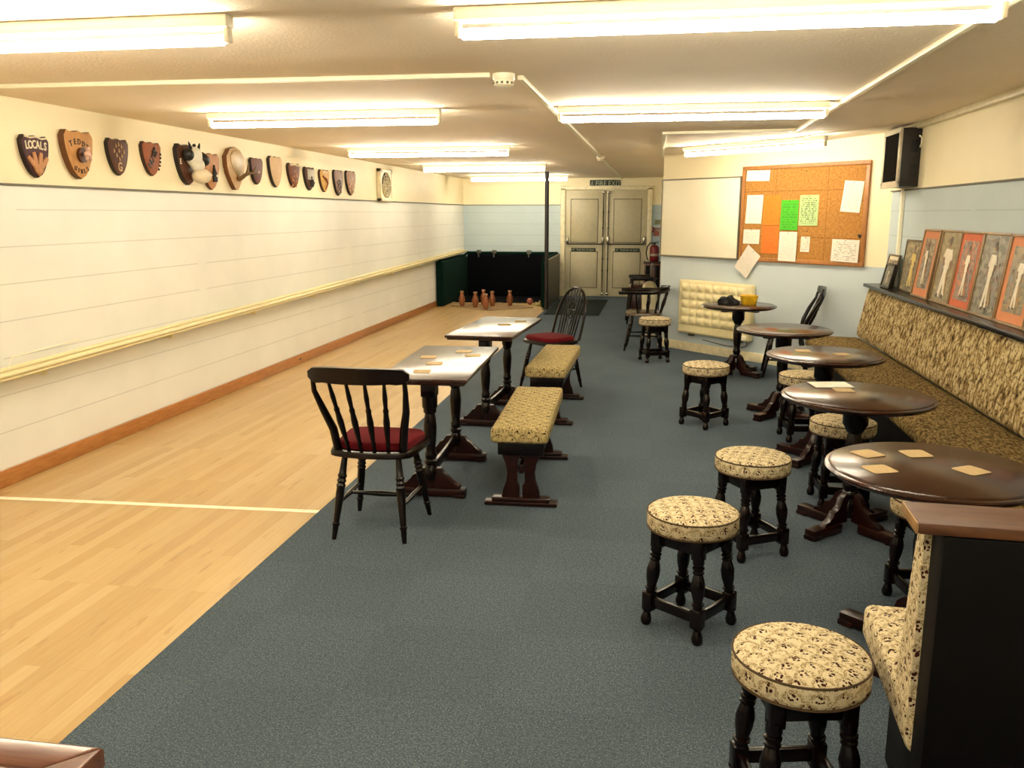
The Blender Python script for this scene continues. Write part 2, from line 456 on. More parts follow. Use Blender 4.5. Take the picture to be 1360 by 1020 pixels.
M['tv_black'] = plain('black_plastic', '#14110f', .45)
M['tv_side'] = plain('dark_brown_plastic_casing', '#2b241f', .5)
M['tv_recess'] = plain('black_recess', '#080707', .6)
M['screen'] = plain('dark_glass_screen', '#05060a', .7, spec=.02)
M['silver'] = plain('silver_plastic_bezel', '#cfc8b2', .35, metal=.2)
M['red_paint'] = plain('red_enamel', '#8e1a20', .3)
M['red_plain'] = plain('red_plastic', '#b03126', .4)
M['rubber'] = plain('black_rubber', '#0c0b0b', .5)
M['label_w'] = plain('pale_label', '#d8cdb0', .5)
M['brown_leather'] = plain('reddish_brown_leather', '#4a2216', .35, var=.2)
M['cab_wood'] = wood('brown_cabinet_wood', '#5d341a', '#7c4a27', .4)
M['bin'] = plain('cream_bin_plastic', '#e6dcb8', .45, var=.04)
M['bin_lid'] = plain('beige_bin_lid', '#b8ab84', .45)
M['yellow'] = plain('yellow_plastic', '#e3b51e', .35)
M['black_cloth'] = plain('black_cloth', '#0b0a0a', .9)
M['mat_card'] = paper('beer_mat_print', '#e6c995', .35, 12, 2.0, (.25, .12, .05))
M['mat_dark'] = paper('worn_beer_mat_print', '#b79a63', .35, 12, 4.0, (.2, .1, .05))
M['white_paper'] = paper('white_sheet', '#f6f0e0', .12, 20, 1.0)
M['scrap'] = plain('pale_yellow_rag', '#d6c27c', .8)


# ------------------------------------------------------------------ room shell
def quad_wall(name, p0, p1, z0, zs, mats, thick=.1, nrm=None, extra=None):
    """wall along p0->p1 (floor plan), bands split at heights zs with one material each; solid with thickness away from the room"""
    b = MB(); p0, p1 = Vector(p0), Vector(p1); d = (p1 - p0).normalized(); n = Vector(nrm).normalized(); L = (p1 - p0).length
    hs = [z0] + list(zs)
    def P(q, z, t): return Vector((q.x - n.x * t, q.y - n.y * t, z))
    for i, (a, c) in enumerate(zip(hs, hs[1:])):
        b.quad([P(p0, a, 0), P(p1, a, 0), P(p1, c, 0), P(p0, c, 0)], i, [(0, a), (L, a), (L, c), (0, c)])
    zt = hs[-1]
    b.quad([P(p0, z0, thick), P(p1, z0, thick), P(p1, zt, thick), P(p0, zt, thick)], 0)
    b.quad([P(p0, zt, 0), P(p1, zt, 0), P(p1, zt, thick), P(p0, zt, thick)], 0)
    b.quad([P(p0, z0, 0), P(p1, z0, 0), P(p1, z0, thick), P(p0, z0, thick)], 0)
    for q in (p0, p1): b.quad([P(q, z0, 0), P(q, zt, 0), P(q, zt, thick), P(q, z0, thick)], 0)
    return struct(b.build(name, mats, smooth=0, recalc=False))


b = MB()
b.quad([(XL, YR, 0), (-1.712, YR, 0), (-1.835, YB, 0), (XL, YB, 0)])
struct(b.build('floor', M['maple'], smooth=0))
b = MB()
ed = [(-1.712, YR), (2.3, YR), (2.3, YB), (-1.835, YB)]
b.prism(ed, -.03, .006)
o = struct(b.build('floor_carpet', M['carpet'], smooth=0))
b = MB(); b.quad([(XL + .02, 4.08, .0008), (-1.757, 4.165, .0008), (-1.757, 4.21, .0008), (XL + .02, 4.125, .0008)])
struct(b.build('floor_line', M['chalk'], smooth=0))

b = MB()
prof = [(XL - .1, ZC), (1.15, ZC), (XR + .12, ZC + .065)]
for (x0, z0), (x1, z1) in zip(prof, prof[1:]):
    b.quad([(x0, YR, z0), (x1, YR, z1), (x1, YB, z1), (x0, YB, z0)])
    b.quad([(x0, YR, z0 + .03), (x1, YR, z1 + .03), (x1, YB, z1 + .03), (x0, YB, z0 + .03)])
struct(b.build('ceiling', M['ceiling'], smooth=0))
quad_wall('wall_left', (XL, YR), (XL, YB), 0, (BATTEN, ZC), (M['blue_low'], M['cream_up']), nrm=(1, 0))
quad_wall('wall_back', (XL, YB), (.3, YB), 0, (BATTEN, ZC), (M['blue_back'], M['cream_up']), nrm=(0, -1))
quad_wall('wall_right', (XR, WB.y + .1), (XR, YR), 0, (BATTEN + .03, ZC + .065), (M['blue_back'], M['cream_up']), nrm=(-1, 0))
quad_wall('wall_slanted', WA, WB, 0, (1.09, ZC + .065), (M['blue_flat'], M['cream_wall2']), nrm=(-WD.y * -1 * -1, -WD.x) if False else (WD.y, -WD.x))
quad_wall('wall_passage', (.12, YB), (WA.x, WA.y), 0, (BATTEN, ZC), (M['blue_back'], M['cream_up']), nrm=(-1, -.01))
quad_wall('wall_rear', (XR, YR), (XL, YR), 0, (BATTEN, ZC), (M['blue_low'], M['cream_up']), nrm=(0, 1))
# trims
b = MB(); b.box((XL + .008, (YR + YB) / 2, BATTEN), (.016, YB - YR, .012)); struct(b.build('trim_1', M['gap']))
b = MB(); b.box(((XL - 1.85) / 2, YB - .008, BATTEN), (-1.85 - XL, .016, .01)); struct(b.build('trim_2', M['gap']))
b = MB(); b.box((XR - .008, (YR + WB.y) / 2, BATTEN + .03), (.016, WB.y - YR, .012)); struct(b.build('trim_3', M['gap']))
b = MB(); b.box((XR - .025, (YR + WB.y) / 2, ZC + .035), (.05, WB.y - YR, .05), bev=.01); struct(b.build('trim_4', M['white_skirt']))
b = MB(); b.box((XL + .011, (YR + 14.45) / 2, .05), (.022, 14.45 - YR, .1), bev=.004); struct(b.build('baseboard_left', M['pine']))
b = MB(); mid = (WA + WB) / 2; off = Vector((WD.y, -WD.x)) * .010
b.box((mid.x + off.x, mid.y + off.y, .055), ((WB - WA).length - .02, .02, .10), rot=(0, 0, WANG), bev=.004); struct(b.build('baseboard_slanted', M['white_skirt']))
# fire-door frame
b = MB()
for x in (-1.80, -.155): b.box((x, YB - .03, 1.03), (.09, .06, 2.06), bev=.006)
b.box((-.977, YB - .03, 2.065), (1.735, .06, .075), bev=.006)
struct(b.build('trim_5', M['white_skirt']))


# ------------------------------------------------------------------ lettering
def text_obj(name, s, size, mat, parent, loc=(0, 0, 0), rot=(0, 0, 0), depth=.002, align='CENTER', sx=1.0):
    cu = bpy.data.curves.new(name, 'FONT'); cu.body = s; cu.size = size; cu.extrude = depth; cu.align_x = align; cu.align_y = 'CENTER'
    cu.resolution_u = 3
    t = bpy.data.objects.new(name + '_tmp', cu); COL.objects.link(t)
    dg = bpy.context.evaluated_depsgraph_get()
    me = bpy.data.meshes.new_from_object(t.evaluated_get(dg)); me.name = name
    bpy.data.objects.remove(t); bpy.data.curves.remove(cu)
    me.materials.clear(); me.materials.append(mat)
    for v in me.vertices: v.co.x *= sx
    o = bpy.data.objects.new(name, me); COL.objects.link(o); o.parent = parent; o.location = loc; o.rotation_euler = rot
    return o


def glyphs(name, items, mat, parent):
    """several letters as one lettering mesh: items (char, size, x, y, z, rot, sx)"""
    bm = bmesh.new()
    for ch, size, x, y, z, rz, sx in items:
        cu = bpy.data.curves.new('g', 'FONT'); cu.body = ch; cu.size = size; cu.extrude = .0025; cu.align_x = 'CENTER'; cu.align_y = 'CENTER'; cu.resolution_u = 3
        cu.offset = size * .02
        t = bpy.data.objects.new('g', cu); COL.objects.link(t)
        dg = bpy.context.evaluated_depsgraph_get(); me = bpy.data.meshes.new_from_object(t.evaluated_get(dg))
        bpy.data.objects.remove(t); bpy.data.curves.remove(cu)
        for v in me.vertices: v.co.x *= sx
        me.transform(Matrix.Translation((x, y, z)) @ Matrix.Rotation(rz, 4, 'Z'))
        bm.from_mesh(me); bpy.data.meshes.remove(me)
    me = bpy.data.meshes.new(name); bm.to_mesh(me); bm.free(); me.materials.append(mat)
    o = bpy.data.objects.new(name, me); COL.objects.link(o); o.parent = parent
    return o


# ------------------------------------------------------------------ fire doors
def door(name, x0, x1, hinge_left):
    root = bpy.data.objects.new(name, None); COL.objects.link(root); root.location = (x0, YB - .012, .012); root.rotation_euler = (PI / 2, 0, 0)
    root['kind'] = 'structure'
    w = x1 - x0; hh = 2.005
    b = MB(); b.box((w / 2, hh / 2, .0), (w, hh, .04), bev=.004); b.build('leaf', M['door_paint'], root)
    for (ya, yb) in ((.16, .86), (1.02, 1.85)):
        b = MB(); cx = w / 2 + (-.02 if hinge_left else .02)
        b.box((cx, (ya + yb) / 2, .021), (w - .24, yb - ya, .010))
        p = b.build('panel_groove', M['groove'], root)
        b = MB(); b.box((cx, (ya + yb) / 2, .0235), (w - .262, yb - ya - .022, .010), bev=.003); b.build('panel', M['door_panel'], root)
    # panic hardware
    xe = w - .045 if hinge_left else .045
    b = MB(); b.tube([(xe, .06, .05), (xe, 1.99, .05)], .009, 8)
    for yy in (.5, .72, 1.3, 1.6): b.box((xe, yy, .042), (.03, .02, .03), bev=.003)
    b.build('vertical_bolt', M['dark_metal'], root)
    b = MB(); b.box((xe, 1.07, .05), (.05, .15, .05), bev=.012); b.box((w - xe, 1.07, .05), (.05, .15, .05), bev=.012)
    b.box((xe, .05, .045), (.045, .05, .03), bev=.008); b.box((xe, 1.97, .045), (.055, .04, .03), bev=.008)
    b.build('bolt_housing', M['chrome'], root)
    b = MB(); b.tube([(.05, 1.0, .085), (w - .05, 1.0, .085)], .012, 10)
    b.tube([(.06, 1.02, .05), (.06, 1.0, .085)], .012, 8); b.tube([(w - .06, 1.02, .05), (w - .06, 1.0, .085)], .012, 8)
    b.build('push_bar', M['dark_metal'], root)
    cx = w / 2 + (-.03 if hinge_left else .03)
    b = MB(); b.box((cx, .89, .026), (.47, .065, .012), bev=.002); s = b.build('push_sign', M['sign_green'], root); s['label'] = 'dark green push bar sign plate'
    t = text_obj('lettering', 'Push bar to open', .048, M['sign_text'], s, (cx + .04, .889, .033)); 
    b = MB(); b.prism([(-.018, -.004), (-.006, -.016), (.02, .014), (.012, .018), (-.006, 0), (-.012, .004)], 0, .002, Matrix.Translation((cx - .195, .89, .032))); b.build('tick_mark', M['sign_text'], s)
    return root


door('door_1', -1.752, -.982, True)
door('door_2', -.974, -.204, False)

t = thing('fire_exit_sign', (-1.005, YB - .002, 2.145), 0, 'dark green FIRE EXIT sign above the double doors', 'sign', wall=True)
b = MB(); b.box((0, 0, .012), (.58, .125, .024), bev=.004); b.build('plate', M['sign_green'], t)
text_obj('lettering', 'FIRE EXIT', .125, M['sign_text'], t, (.055, -.003, .025), sx=.92)
b = MB()   # running figure pictogram
b.ellipsoid((-.243, .034, .026), (.009, .009, .002), seg=8)
b.tube([(-.245, .022, .026), (-.25, -.004, .026)], .007, 6); b.tube([(-.25, -.004, .026), (-.235, -.02, .026), (-.24, -.042, .026)], .005, 6)
b.tube([(-.25, -.004, .026), (-.262, -.022, .026), (-.275, -.03, .026)], .005, 6); b.tube([(-.265, .008, .026), (-.245, .017, .026), (-.228, .004, .026)], .004, 6)
b.build('pictogram', M['sign_text'], t)
t = tag(MB().box((0, 0, 0), (.33, .07, .026), bev=.008).build('emergency_light', M['white_pvc'], loc=(-1.02, YB - .036, 2.226)), 'slim white emergency light on the wall above the FIRE EXIT sign', 'light')

# ------------------------------------------------------------------ fluorescent lights
def fluorescent(name, label, x0, x1, y, ang=0.0, z=ZC, group='ceiling fluorescent battens'):
    L = x1 - x0
    t = thing(name, ((x0 + x1) / 2, y, z), ang, label, 'light', group)
    b = MB(); b.box((0, 0, -.022), (L, .062, .044), bev=.008); b.build('batten', M['spine'], t)
    for s in (-1, 1):
        b = MB(); b.box((s * (L / 2 - .012), 0, -.062), (.022, .034, .060), bev=.006); b.build('lampholder', M['holder'], t)
    b = MB(); b.turned((-L / 2 + .023, 0, -.082), (L / 2 - .023, 0, -.082), [(0, .012), (.004, .018), (.996, .018), (1, .012)], 14)
    b.build('tube', M['tube'], t)
    return t


fluorescent('fluorescent_light', 'near lit fluorescent tube above the lane, running out of frame at top left', -3.13, -1.47, 2.93)
fluorescent('fluorescent_light', 'nearest lit fluorescent tube above the carpet, at the top edge of the picture', -.69, 1.02, 2.97)
fluorescent('fluorescent_light', 'second lit tube above the lane, over the middle shields', -3.03, -1.41, 5.64)
fluorescent('fluorescent_light', 'second lit tube above the carpet, just behind the smoke detector', -.65, 1.0, 5.67)
fluorescent('fluorescent_light', 'third lit tube above the lane from the camera', -3.18, -1.48, 8.76)
fluorescent('fluorescent_light', 'fourth lit tube above the lane from the camera', -3.25, -1.52, 11.93)
fluorescent('fluorescent_light', 'farthest lit tube above the lane, by the brown pole', -3.32, -1.57, 15.38)
fluorescent('fluorescent_light', 'lit tube slanting along the wall above the cork noticeboard', -.0, 1.66, 8.62, WANG, ZC - .002)
fluorescent('fluorescent_light', 'lit tube above the lane behind the viewpoint', -3.05, -1.43, .1)
fluorescent('fluorescent_light', 'lit tube above the carpet behind the viewpoint', -.67, 1.0, .1)

# ------------------------------------------------------------------ ceiling trunking and detectors
def trunk(name, pts, label, z=ZC, w=.03):
    b = MB()
    for (p, q) in zip(pts, pts[1:]):
        p, q = Vector(p), Vector(q); d = q - p; L = d.length
        b.box(((p.x + q.x) / 2, (p.y + q.y) / 2, (p.z + q.z) / 2), (L + w, w, .022), rot=d.to_track_quat('X', 'Z').to_matrix().to_4x4(), bev=.003)
    return tag(b.build(name, M['white_pvc']), label, 'cable trunking')


zt = ZC - .0115
trunk('cable_trunking', [(XL + .02, 4.23, zt), (-.84, 4.29, zt)], 'white cable trunking across the ceiling from left wall to smoke detector')
trunk('cable_trunking', [(-.69, 4.40, zt), (-.69, 10.46, zt)], 'white cable trunking running down the ceiling between the two detectors')
trunk('cable_trunking', [(-.69, 10.62, zt), (-.69, YB - .02, zt)], 'white cable trunking on the ceiling from far detector to fire doors')
trunk('cable_trunking', [(1.075, .6, zt), (1.075, 7.40, zt), (.03, 7.52, zt), (.03, 10.40, zt)], 'long white cable trunking along the right ceiling, turning towards the slanted wall corner')


def detector(loc, label, s=1.0):
    t = thing('smoke_detector', loc, 0, label, 'smoke detector', 'smoke detectors')
    b = MB(); b.lathe([(0, 0), (.055 * s, 0), (.055 * s, -.022 * s), (.05 * s, -.03 * s), (0, -.03 * s)], 28); b.build('base', M['white_pvc'], t)
    b = MB(); b.lathe([(.047 * s, -.03 * s), (.05 * s, -.036 * s), (.05 * s, -.052 * s), (.036 * s, -.062 * s), (0, -.064 * s)], 28); b.build('head', M['white_pvc'], t)
    b = MB()
    for k in range(12):
        a = k * PI / 6; b.box((.0495 * s * math.cos(a), .0495 * s * math.sin(a), -.0445 * s), (.006 * s, .011 * s, .010 * s), rot=(0, 0, a))
    b.build('vent_slot', M['heater_dk'], t)
    return t


detector((-.765, 4.34, ZC), 'round white smoke detector nearest the camera, at end of trunking')
detector((-.69, 10.54, ZC), 'small white smoke detector far along the ceiling before the doors', .9)

# ------------------------------------------------------------------ ball return rail on left wall
t = thing('ball_return_rail', (XL, 0, 0), 0, 'long sloping cream ball return rail along the left wall', 'rail')
zr = lambda y: .675 + (y - 4.37) * (.885 - .675) / (16.5 - 4.37)
b = MB(); b.tube([(.11, 3.9, zr(3.9)), (.11, 16.5, zr(16.5))], .017, 8); b.build('outer_rail', M['heater'], t)
b = MB(); b.tube([(.035, 3.9, zr(3.9) + .012), (.035, 16.5, zr(16.5) + .012)], .016, 8); b.build('inner_rail', M['heater'], t)
b = MB()
p0, p1 = Vector((.07, 3.9, zr(3.9) - .022)), Vector((.07, 16.5, zr(16.5) - .022)); d = p1 - p0
b.box((p0 + p1) / 2, (d.length, .1, .012), rot=d.to_track_quat('X', 'Z').to_matrix().to_4x4()); b.build('channel_bed', M['heater'], t)
for i in range(7):
    y = 4.62 + i * 1.42
    b = MB(); b.box((.05, y, zr(y) - .045), (.1, .035, .035), bev=.004); b.build('bracket', M['heater'], t)
b = MB(); b.tube([(.06, 4.36, zr(4.3) + .02), (.06, 4.40, zr(4.3) + .085), (.06, 5.0, zr(5) + .09)], .004, 6); b.build('end_wire', M['white_pvc'], t)

# ------------------------------------------------------------------ skittle shields on the left wall
def shield_outline(w, h, style=0):
    P = []
    if style == 2:      # peaked plaque
        Q = [(.5, .27), (.49, .05), (.42, -.12), (.29, -.28), (.16, -.41), (.06, -.485)]
        out = [(-.29 * w, .44 * h), (0, .5 * h), (.29 * w, .44 * h)] + [(x * w, y * h) for x, y in Q] + [(-x * w, y * h) for x, y in reversed(Q)]
        return list(reversed(out))
    elif style == 1:    # plain flattened top
        P = [(-.5 * w, .40 * h), (-.38 * w, .5 * h), (-.12 * w, .47 * h), (0, .5 * h), (.12 * w, .47 * h), (.38 * w, .5 * h), (.5 * w, .40 * h)]
    else:               # scalloped top
        P = [(-.5 * w, .38 * h), (-.40 * w, .5 * h)]
        for k in range(1, 8):
            x = -.40 + .8 * k / 8; P.append((x * w, (.5 - .038 * abs(math.sin(k / 8 * 2 * PI))) * h))
        P += [(.40 * w, .5 * h), (.5 * w, .38 * h)]
    side = []
    for k in range(1, 13):
        a = k / 12; x = .5 * max(0.0, 1 - a ** 2) ** .62; y = .37 - .87 * a ** 1.05
        side.append((x * w, y * h))
    out = P + side[:-1] + [(0, -.5 * h)] + [(-x, y) for x, y in reversed(side[:-1])]
    return list(reversed(out))


def shield(yc, zc, w, h, face, edge, label, style=0, th=.032):
    t = thing('trophy_shield', (XL - .001, yc, zc), PI / 2, label, 'shield plaque', 'trophy shields along the left wall', wall=True)
    b = MB(); b.prism(shield_outline(w, h, style), 0, th, bev=.005)
    b.bm.normal_update()
    for f in b.bm.faces: f.material_index = 1 if abs(f.normal.z) < .5 else 0
    b.build('board', [face, edge], t, smooth=25)
    return t


def shieldwood(n, a, c): return wood(n, a, c, .55, 1, (14, 3, 6), spec=.3)
S_plum = shieldwood('plum_shield_wood', '#3a1017', '#4d1720'); S_plum_e = plain('black_plum_edge', '#23090d', .4)
S_pale = shieldwood('pale_oak_shield_wood', '#b98243', '#d09b5a'); S_pale_e = plain('brown_oak_edge', '#8a5527', .4)
S_choc = shieldwood('chocolate_shield_wood', '#4b2b1d', '#65402c'); S_choc_e = plain('dark_chocolate_edge', '#1d0e0a', .4)
S_red = shieldwood('red_brown_shield_wood', '#8a4a26', '#a8623a'); S_red_e = plain('dark_red_edge', '#4a2412', .4)
S_tan = shieldwood('tan_shield_wood', '#b87a48', '#cf9764'); S_tan_e = plain('tan_edge', '#7a4826', .4)
S_light = shieldwood('light_birch_shield_wood', '#c9a374', '#dcbb90'); S_blk = plain('near_black_edge', '#170d0a', .4)
S_mah = shieldwood('mahogany_shield_wood', '#552418', '#74382a')
cream_t = plain('cream_letter_paint', '#f2e3c2', .5, var=.03); dark_t = plain('burnt_brown_letters', '#4a2a10', .6, var=.03); black_t = plain('black_letters', '#15100d', .5, var=.03)
brass = plain('brass_plate', '#caa55a', .3, metal=.6); white_c = plain('white_figure_paint', '#efe8d4', .5, var=.05); pink = plain('pink_figure_paint', '#e3b9a4', .5, var=.05)

# 1 LOCALS
t = shield(4.825, 1.92, .235, .25, S_plum, S_plum_e, 'dark plum shield with white LOCALS lettering and a fan of skittle shapes')
glyphs('lettering', [(c, .068, -.080 + .032 * i, .062 - .0 * i + .008 * (1 - abs(i - 2.5) / 2.5), .033, (2.5 - i) * .05, .72) for i, c in enumerate('LOCALS')], cream_t, t)
b = MB()
for a, L, c0 in ((-.75, .075, (-.03, -.045)), (-.22, .085, (-.012, -.03)), (.22, .085, (.018, -.03)), (.75, .075, (.04, -.045))):
    M_ = Matrix.Translation((c0[0] * .9, -.058, .0325)) @ Matrix.Rotation(-a, 4, 'Z')
    b.prism([(-.012, -.02), (.012, -.02), (.017, L * .5), (.012, L), (-.012, L), (-.017, L * .5)], 0, .008, M_, bev=.003)
b.prism([(-.06, -.02), (.06, -.02), (.03, -.075), (0, -.10), (-.03, -.075)], 0, .010, Matrix.Translation((.003, -.015, .032)), bev=.003)
b.build('fan_motif', S_tan, t)
b = MB()
for x, y in ((0, -.035), (-.035, -.068), (.033, -.068), (0, -.098)): b.ellipsoid((x, y, .044), (.007, .007, .003), seg=8)
b.build('stud', brass, t)
# white crust on the top edge
b = MB(); b.tube([(-.095, .115, .034), (-.05, .108, .035), (0, .116, .035), (.05, .106, .035), (.09, .112, .034)], .006, 6); b.build('top_edging', cream_t, t)
# 2 TEDDY GIRLS
t = shield(5.215, 1.955, .285, .305, S_pale, S_pale_e, 'large pale wooden shield with burnt TEDDY GIRLS lettering and pink bear figure', th=.045)
it = [(c, .05, -.082 + .041 * i, .083 - .011 * abs(i - 1.6) ** 1.5 * .8, .046, (2 - i) * .17, .85) for i, c in enumerate('TEDDY')]
it += [(c, .04, -.058 + .03 * i, -.087 - .018 * math.cos((i - 2) * .8) , .046, (i - 2) * .28, .85) for i, c in enumerate('GIRLS')]
glyphs('lettering', it, dark_t, t)
b = MB(); b.lathe([(0, 0), (.048, 0), (.048, .02), (0, .022)], 20, (.012, .0, .044)); b.build('boss', S_tan_e, t)
b = MB()
b.ellipsoid((.012, .003, .09), (.028, .024, .02), seg=12); b.ellipsoid((.012, .036, .094), (.017, .015, .015), seg=12)
for s in (-1, 1):
    b.ellipsoid((.012 + s * .014, .05, .092), (.006, .006, .005), seg=8); b.ellipsoid((.012 + s * .03, .008, .097), (.013, .009, .009), (0, 0, s * .5), seg=8); b.ellipsoid((.012 + s * .018, -.024, .097), (.010, .014, .010), seg=8)
b.build('bear_figure', pink, t)
# 3
t = shield(5.655, 1.968, .235, .25, S_choc, S_choc_e, 'chocolate brown shield with nine pale skittles and letter G')
b = MB()
for x, y in ((0, .085), (-.03, .075), (.03, .075), (-.055, .04), (0, .045), (.055, .04), (-.028, .012), (.028, .012), (0, -.012)):
    b.tube([(x, y - .013, .034), (x, y - .003, .035), (x, y + .009, .034), (x, y + .014, .034)], [.004, .006, .0025, .003], 8)
b.build('skittle_motif', S_light, t)
glyphs('lettering', [('G', .085, .0, -.068, .033, 0, .8)], S_light, t)
# 4
t = shield(6.065, 1.98, .24, .245, S_red, S_red_e, 'orange brown shield with black slanting NUTS lettering')
glyphs('lettering', [(c, .07, -.035 + .027 * i, -.04 + .032 * i, .033, .9, .85) for i, c in enumerate('NUTS')], black_t, t)
b = MB()
for k in range(7): b.ellipsoid((.02 + .018 * math.cos(k * 1.3), .055 + .025 * math.sin(k * 2.1), .036), (.014, .011, .007), (0, 0, k), seg=8)
b.build('bolt_motif', S_choc_e, t)
b = MB()
for k in range(5): b.ellipsoid((.104 - (0, .002, .008, .018, .034)[k], .04 - .028 * k, .034), (.008, .009, .008), seg=8)
b.build('edge_stud', black_t, t)
# 5 cow
t = shield(6.555, 1.964, .31, .315, S_choc, S_choc_e, 'dark shield carrying a big black and white cow head', th=.04)
b = MB(); b.ellipsoid((.015, .06, .085), (.085, .085, .06), seg=18); b.ellipsoid((.03, .0, .10), (.06, .06, .055), seg=16); b.build('cow_face', white_c, t)
b = MB(); b.ellipsoid((-.075, .075, .085), (.048, .05, .045), (0, 0, .4), seg=14); b.build('cow_ear', black_t, t)
b = MB(); b.ellipsoid((.095, .045, .12), (.065, .05, .045), (0, 0, -.3), seg=14); b.build('cow_ear', black_t, t)
for s in (-1, 1): b = MB(); b.turned((.02 + s * .055, .12, .09), (.02 + s * .085, .175, .09), [(0, .014), (.6, .010), (1, .003)], 8); b.build('cow_horn', black_t, t)
b = MB(); b.ellipsoid((.0, .150, .1), (.016, .014, .014), seg=8); b.build('cow_patch', black_t, t)
b = MB(); b.ellipsoid((.055, -.085, .115), (.085, .06, .075), seg=18); b.ellipsoid((.13, -.075, .14), (.022, .014, .03), seg=10); b.build('cow_muzzle', plain('cream_pink_muzzle', '#efdfc0', .5, var=.04), t)
glyphs('lettering', [('E', .06, -.115, .02, .042, 0, .8)], cream_t, t)
# 6
t = shield(6.935, 1.93, .29, .30, S_tan, S_tan_e, 'tan shield with a small dark bottle shape on it')
b = MB(); b.turned((.03, -.085, .04), (.03, .055, .04), [(0, .024), (.5, .024), (.68, .016), (.85, .009), (1, .008)], 12); b.build('bottle_figure', black_t, t)
b = MB(); b.box((.03, -.035, .064), (.022, .02, .004), bev=.001); b.build('bottle_label', white_c, t)
# 7 horn plaque
t = shield(7.35, 1.973, .33, .378, S_light, S_pale_e, 'tall pale peaked plaque with a forked antler curling off it', 2, th=.045)
b = MB(); b.prism([(x * .72, y * .62) for x, y in shield_outline(.33, .378, 2)], 0, .006, Matrix.Translation((.02, .05, .045)), bev=.002); b.build('pale_inlay', plain('yellow_birch_inlay', '#d9b571', .4), t)
b = MB(); b.tube([(.01, -.09, .05), (.03, -.078, .075), (.06, -.05, .10), (.09, -.035, .12), (.135, -.03, .14), (.165, .03, .155)], [.024, .019, .016, .015, .012, .005], 8)
b.tube([(.07, -.045, .106), (.085, .0, .115), (.092, .06, .12)], [.015, .011, .004], 8); b.tube([(.12, -.032, .134), (.16, -.045, .15), (.20, -.035, .16)], [.013, .010, .004], 8)
b.tube([(.012, -.09, .05), (-.012, -.075, .07), (-.01, -.05, .065)], [.015, .010, .004], 8); b.build('antler', plain('brown_horn', '#8b6a3c', .4), t)
# 8
t = shield(7.795, 1.972, .245, .242, S_mah, S_plum_e, 'small plain mahogany shield with one round stud, beside the antler plaque', 1)
b = MB(); b.ellipsoid((.02, -.01, .034), (.014, .014, .007), seg=10); b.build('stud', cream_t, t)
# 9
t = shield(8.205, 1.985, .285, .296, S_light, S_blk, 'plain pale birch shield with black edge', 1, th=.036)
b = MB(); b.ellipsoid((.0, -.08, .038), (.012, .008, .003), seg=8); b.build('stud', cream_t, t)
# 10
t = shield(8.645, 1.97, .28, .244, shieldwood('copper_shield_wood', '#5a2a16', '#8d4f2a'), S_red_e, 'copper brown shield with a white crusted top edge')
b = MB(); b.tube([(-.11, .10, .034), (-.06, .104, .036), (0, .11, .035), (.06, .104, .035), (.11, .10, .034)], .010, 6); b.build('top_edging', cream_t, t)
b = MB()
for k in range(11): b.ellipsoid((.07 * math.sin(k * 2.4), .02 - .012 * k + .02 * math.cos(k * 1.7), .034), (.016, .010, .005), (0, 0, k), seg=8)
b.build('carved_motif', S_tan, t)
# 11
t = shield(9.055, 1.952, .27, .246, S_choc, S_blk, 'dark shield with white panel over a black figure')
b = MB(); b.box((.02, .045, .034), (.19, .11, .008), bev=.003); b.build('white_panel', plain('mottled_white_panel', '#d8cdb6', .5, var=.2, scale=60), t)
b = MB(); b.tube([(.03, -.085, .036), (.035, -.04, .038), (.03, -.005, .037)], [.02, .032, .016], 8); b.ellipsoid((.03, .012, .037), (.016, .018, .009), seg=8); b.build('figure', black_t, t)
# 12
t = shield(9.485, 1.945, .28, .245, shieldwood('golden_shield_wood', '#b9852f', '#e0b65a'), S_red_e, 'golden yellow shield with reddish edge')
b = MB(); b.box((.0, .095, .034), (.16, .03, .006), bev=.002); b.build('name_strip', S_light, t)
b = MB(); b.tube([(-.07, .05, .034), (.02, .02, .036), (.07, -.03, .034), (0, -.09, .034)], [.01, .016, .012, .006], 8); b.build('carved_motif', S_red, t)
# 13
t = shield(9.925, 1.938, .29, .293, shieldwood('grey_pink_shield_wood', '#7a5a4a', '#a98a76'), S_blk, 'mottled grey-pink shield with a dark lower half')
b = MB()
for k in range(14): b.ellipsoid((.05 * math.sin(k * 2.4), .03 - .012 * k, .034), (.018, .012, .006), (0, 0, k), seg=8)
b.build('dark_motif', S_choc_e, t)
# 14
t = shield(10.345, 1.948, .32, .293, shieldwood('orange_tan_shield_wood', '#94603e', '#b98a64'), S_blk, 'last shield of the row, orange tan with pale dots')
b = MB()
for k in range(12): b.ellipsoid((.02 + .08 * math.sin(k * 2.4), .07 - .016 * k, .034), (.012, .010, .005), (0, 0, k), seg=8)
b.build('pale_motif', cream_t, t)

# extractor fan
t = thing('extractor_fan', (XL - .001, 11.68, 1.965), PI / 2, 'square cream extractor fan on the left wall past the shields', 'fan', wall=True)
b = MB(); fr = []
b.box((-.235, 0, .03), (.05, .44, .06), bev=.008); b.box((.235, 0, .03), (.05, .44, .06), bev=.008); b.box((0, .195, .03), (.52, .05, .06), bev=.008); b.box((0, -.195, .03), (.52, .05, .06), bev=.008)
for a in range(4):
    s, q = (1, 1, -1, -1)[a], (1, -1, -1, 1)[a]
    b.prism([(s * .21, q * .17), (s * .21, q * .06), (s * .15, q * .13), (s * .07, q * .17)] if s * q < 0 else [(s * .21, q * .17), (s * .07, q * .17), (s * .15, q * .13), (s * .21, q * .06)], .01, .055)
b.build('housing', M['white_skirt'], t)
b = MB(); b.box((0, 0, .004), (.44, .36, .008)); b.build('duct_back', M['heater_dk'], t)
b = MB()
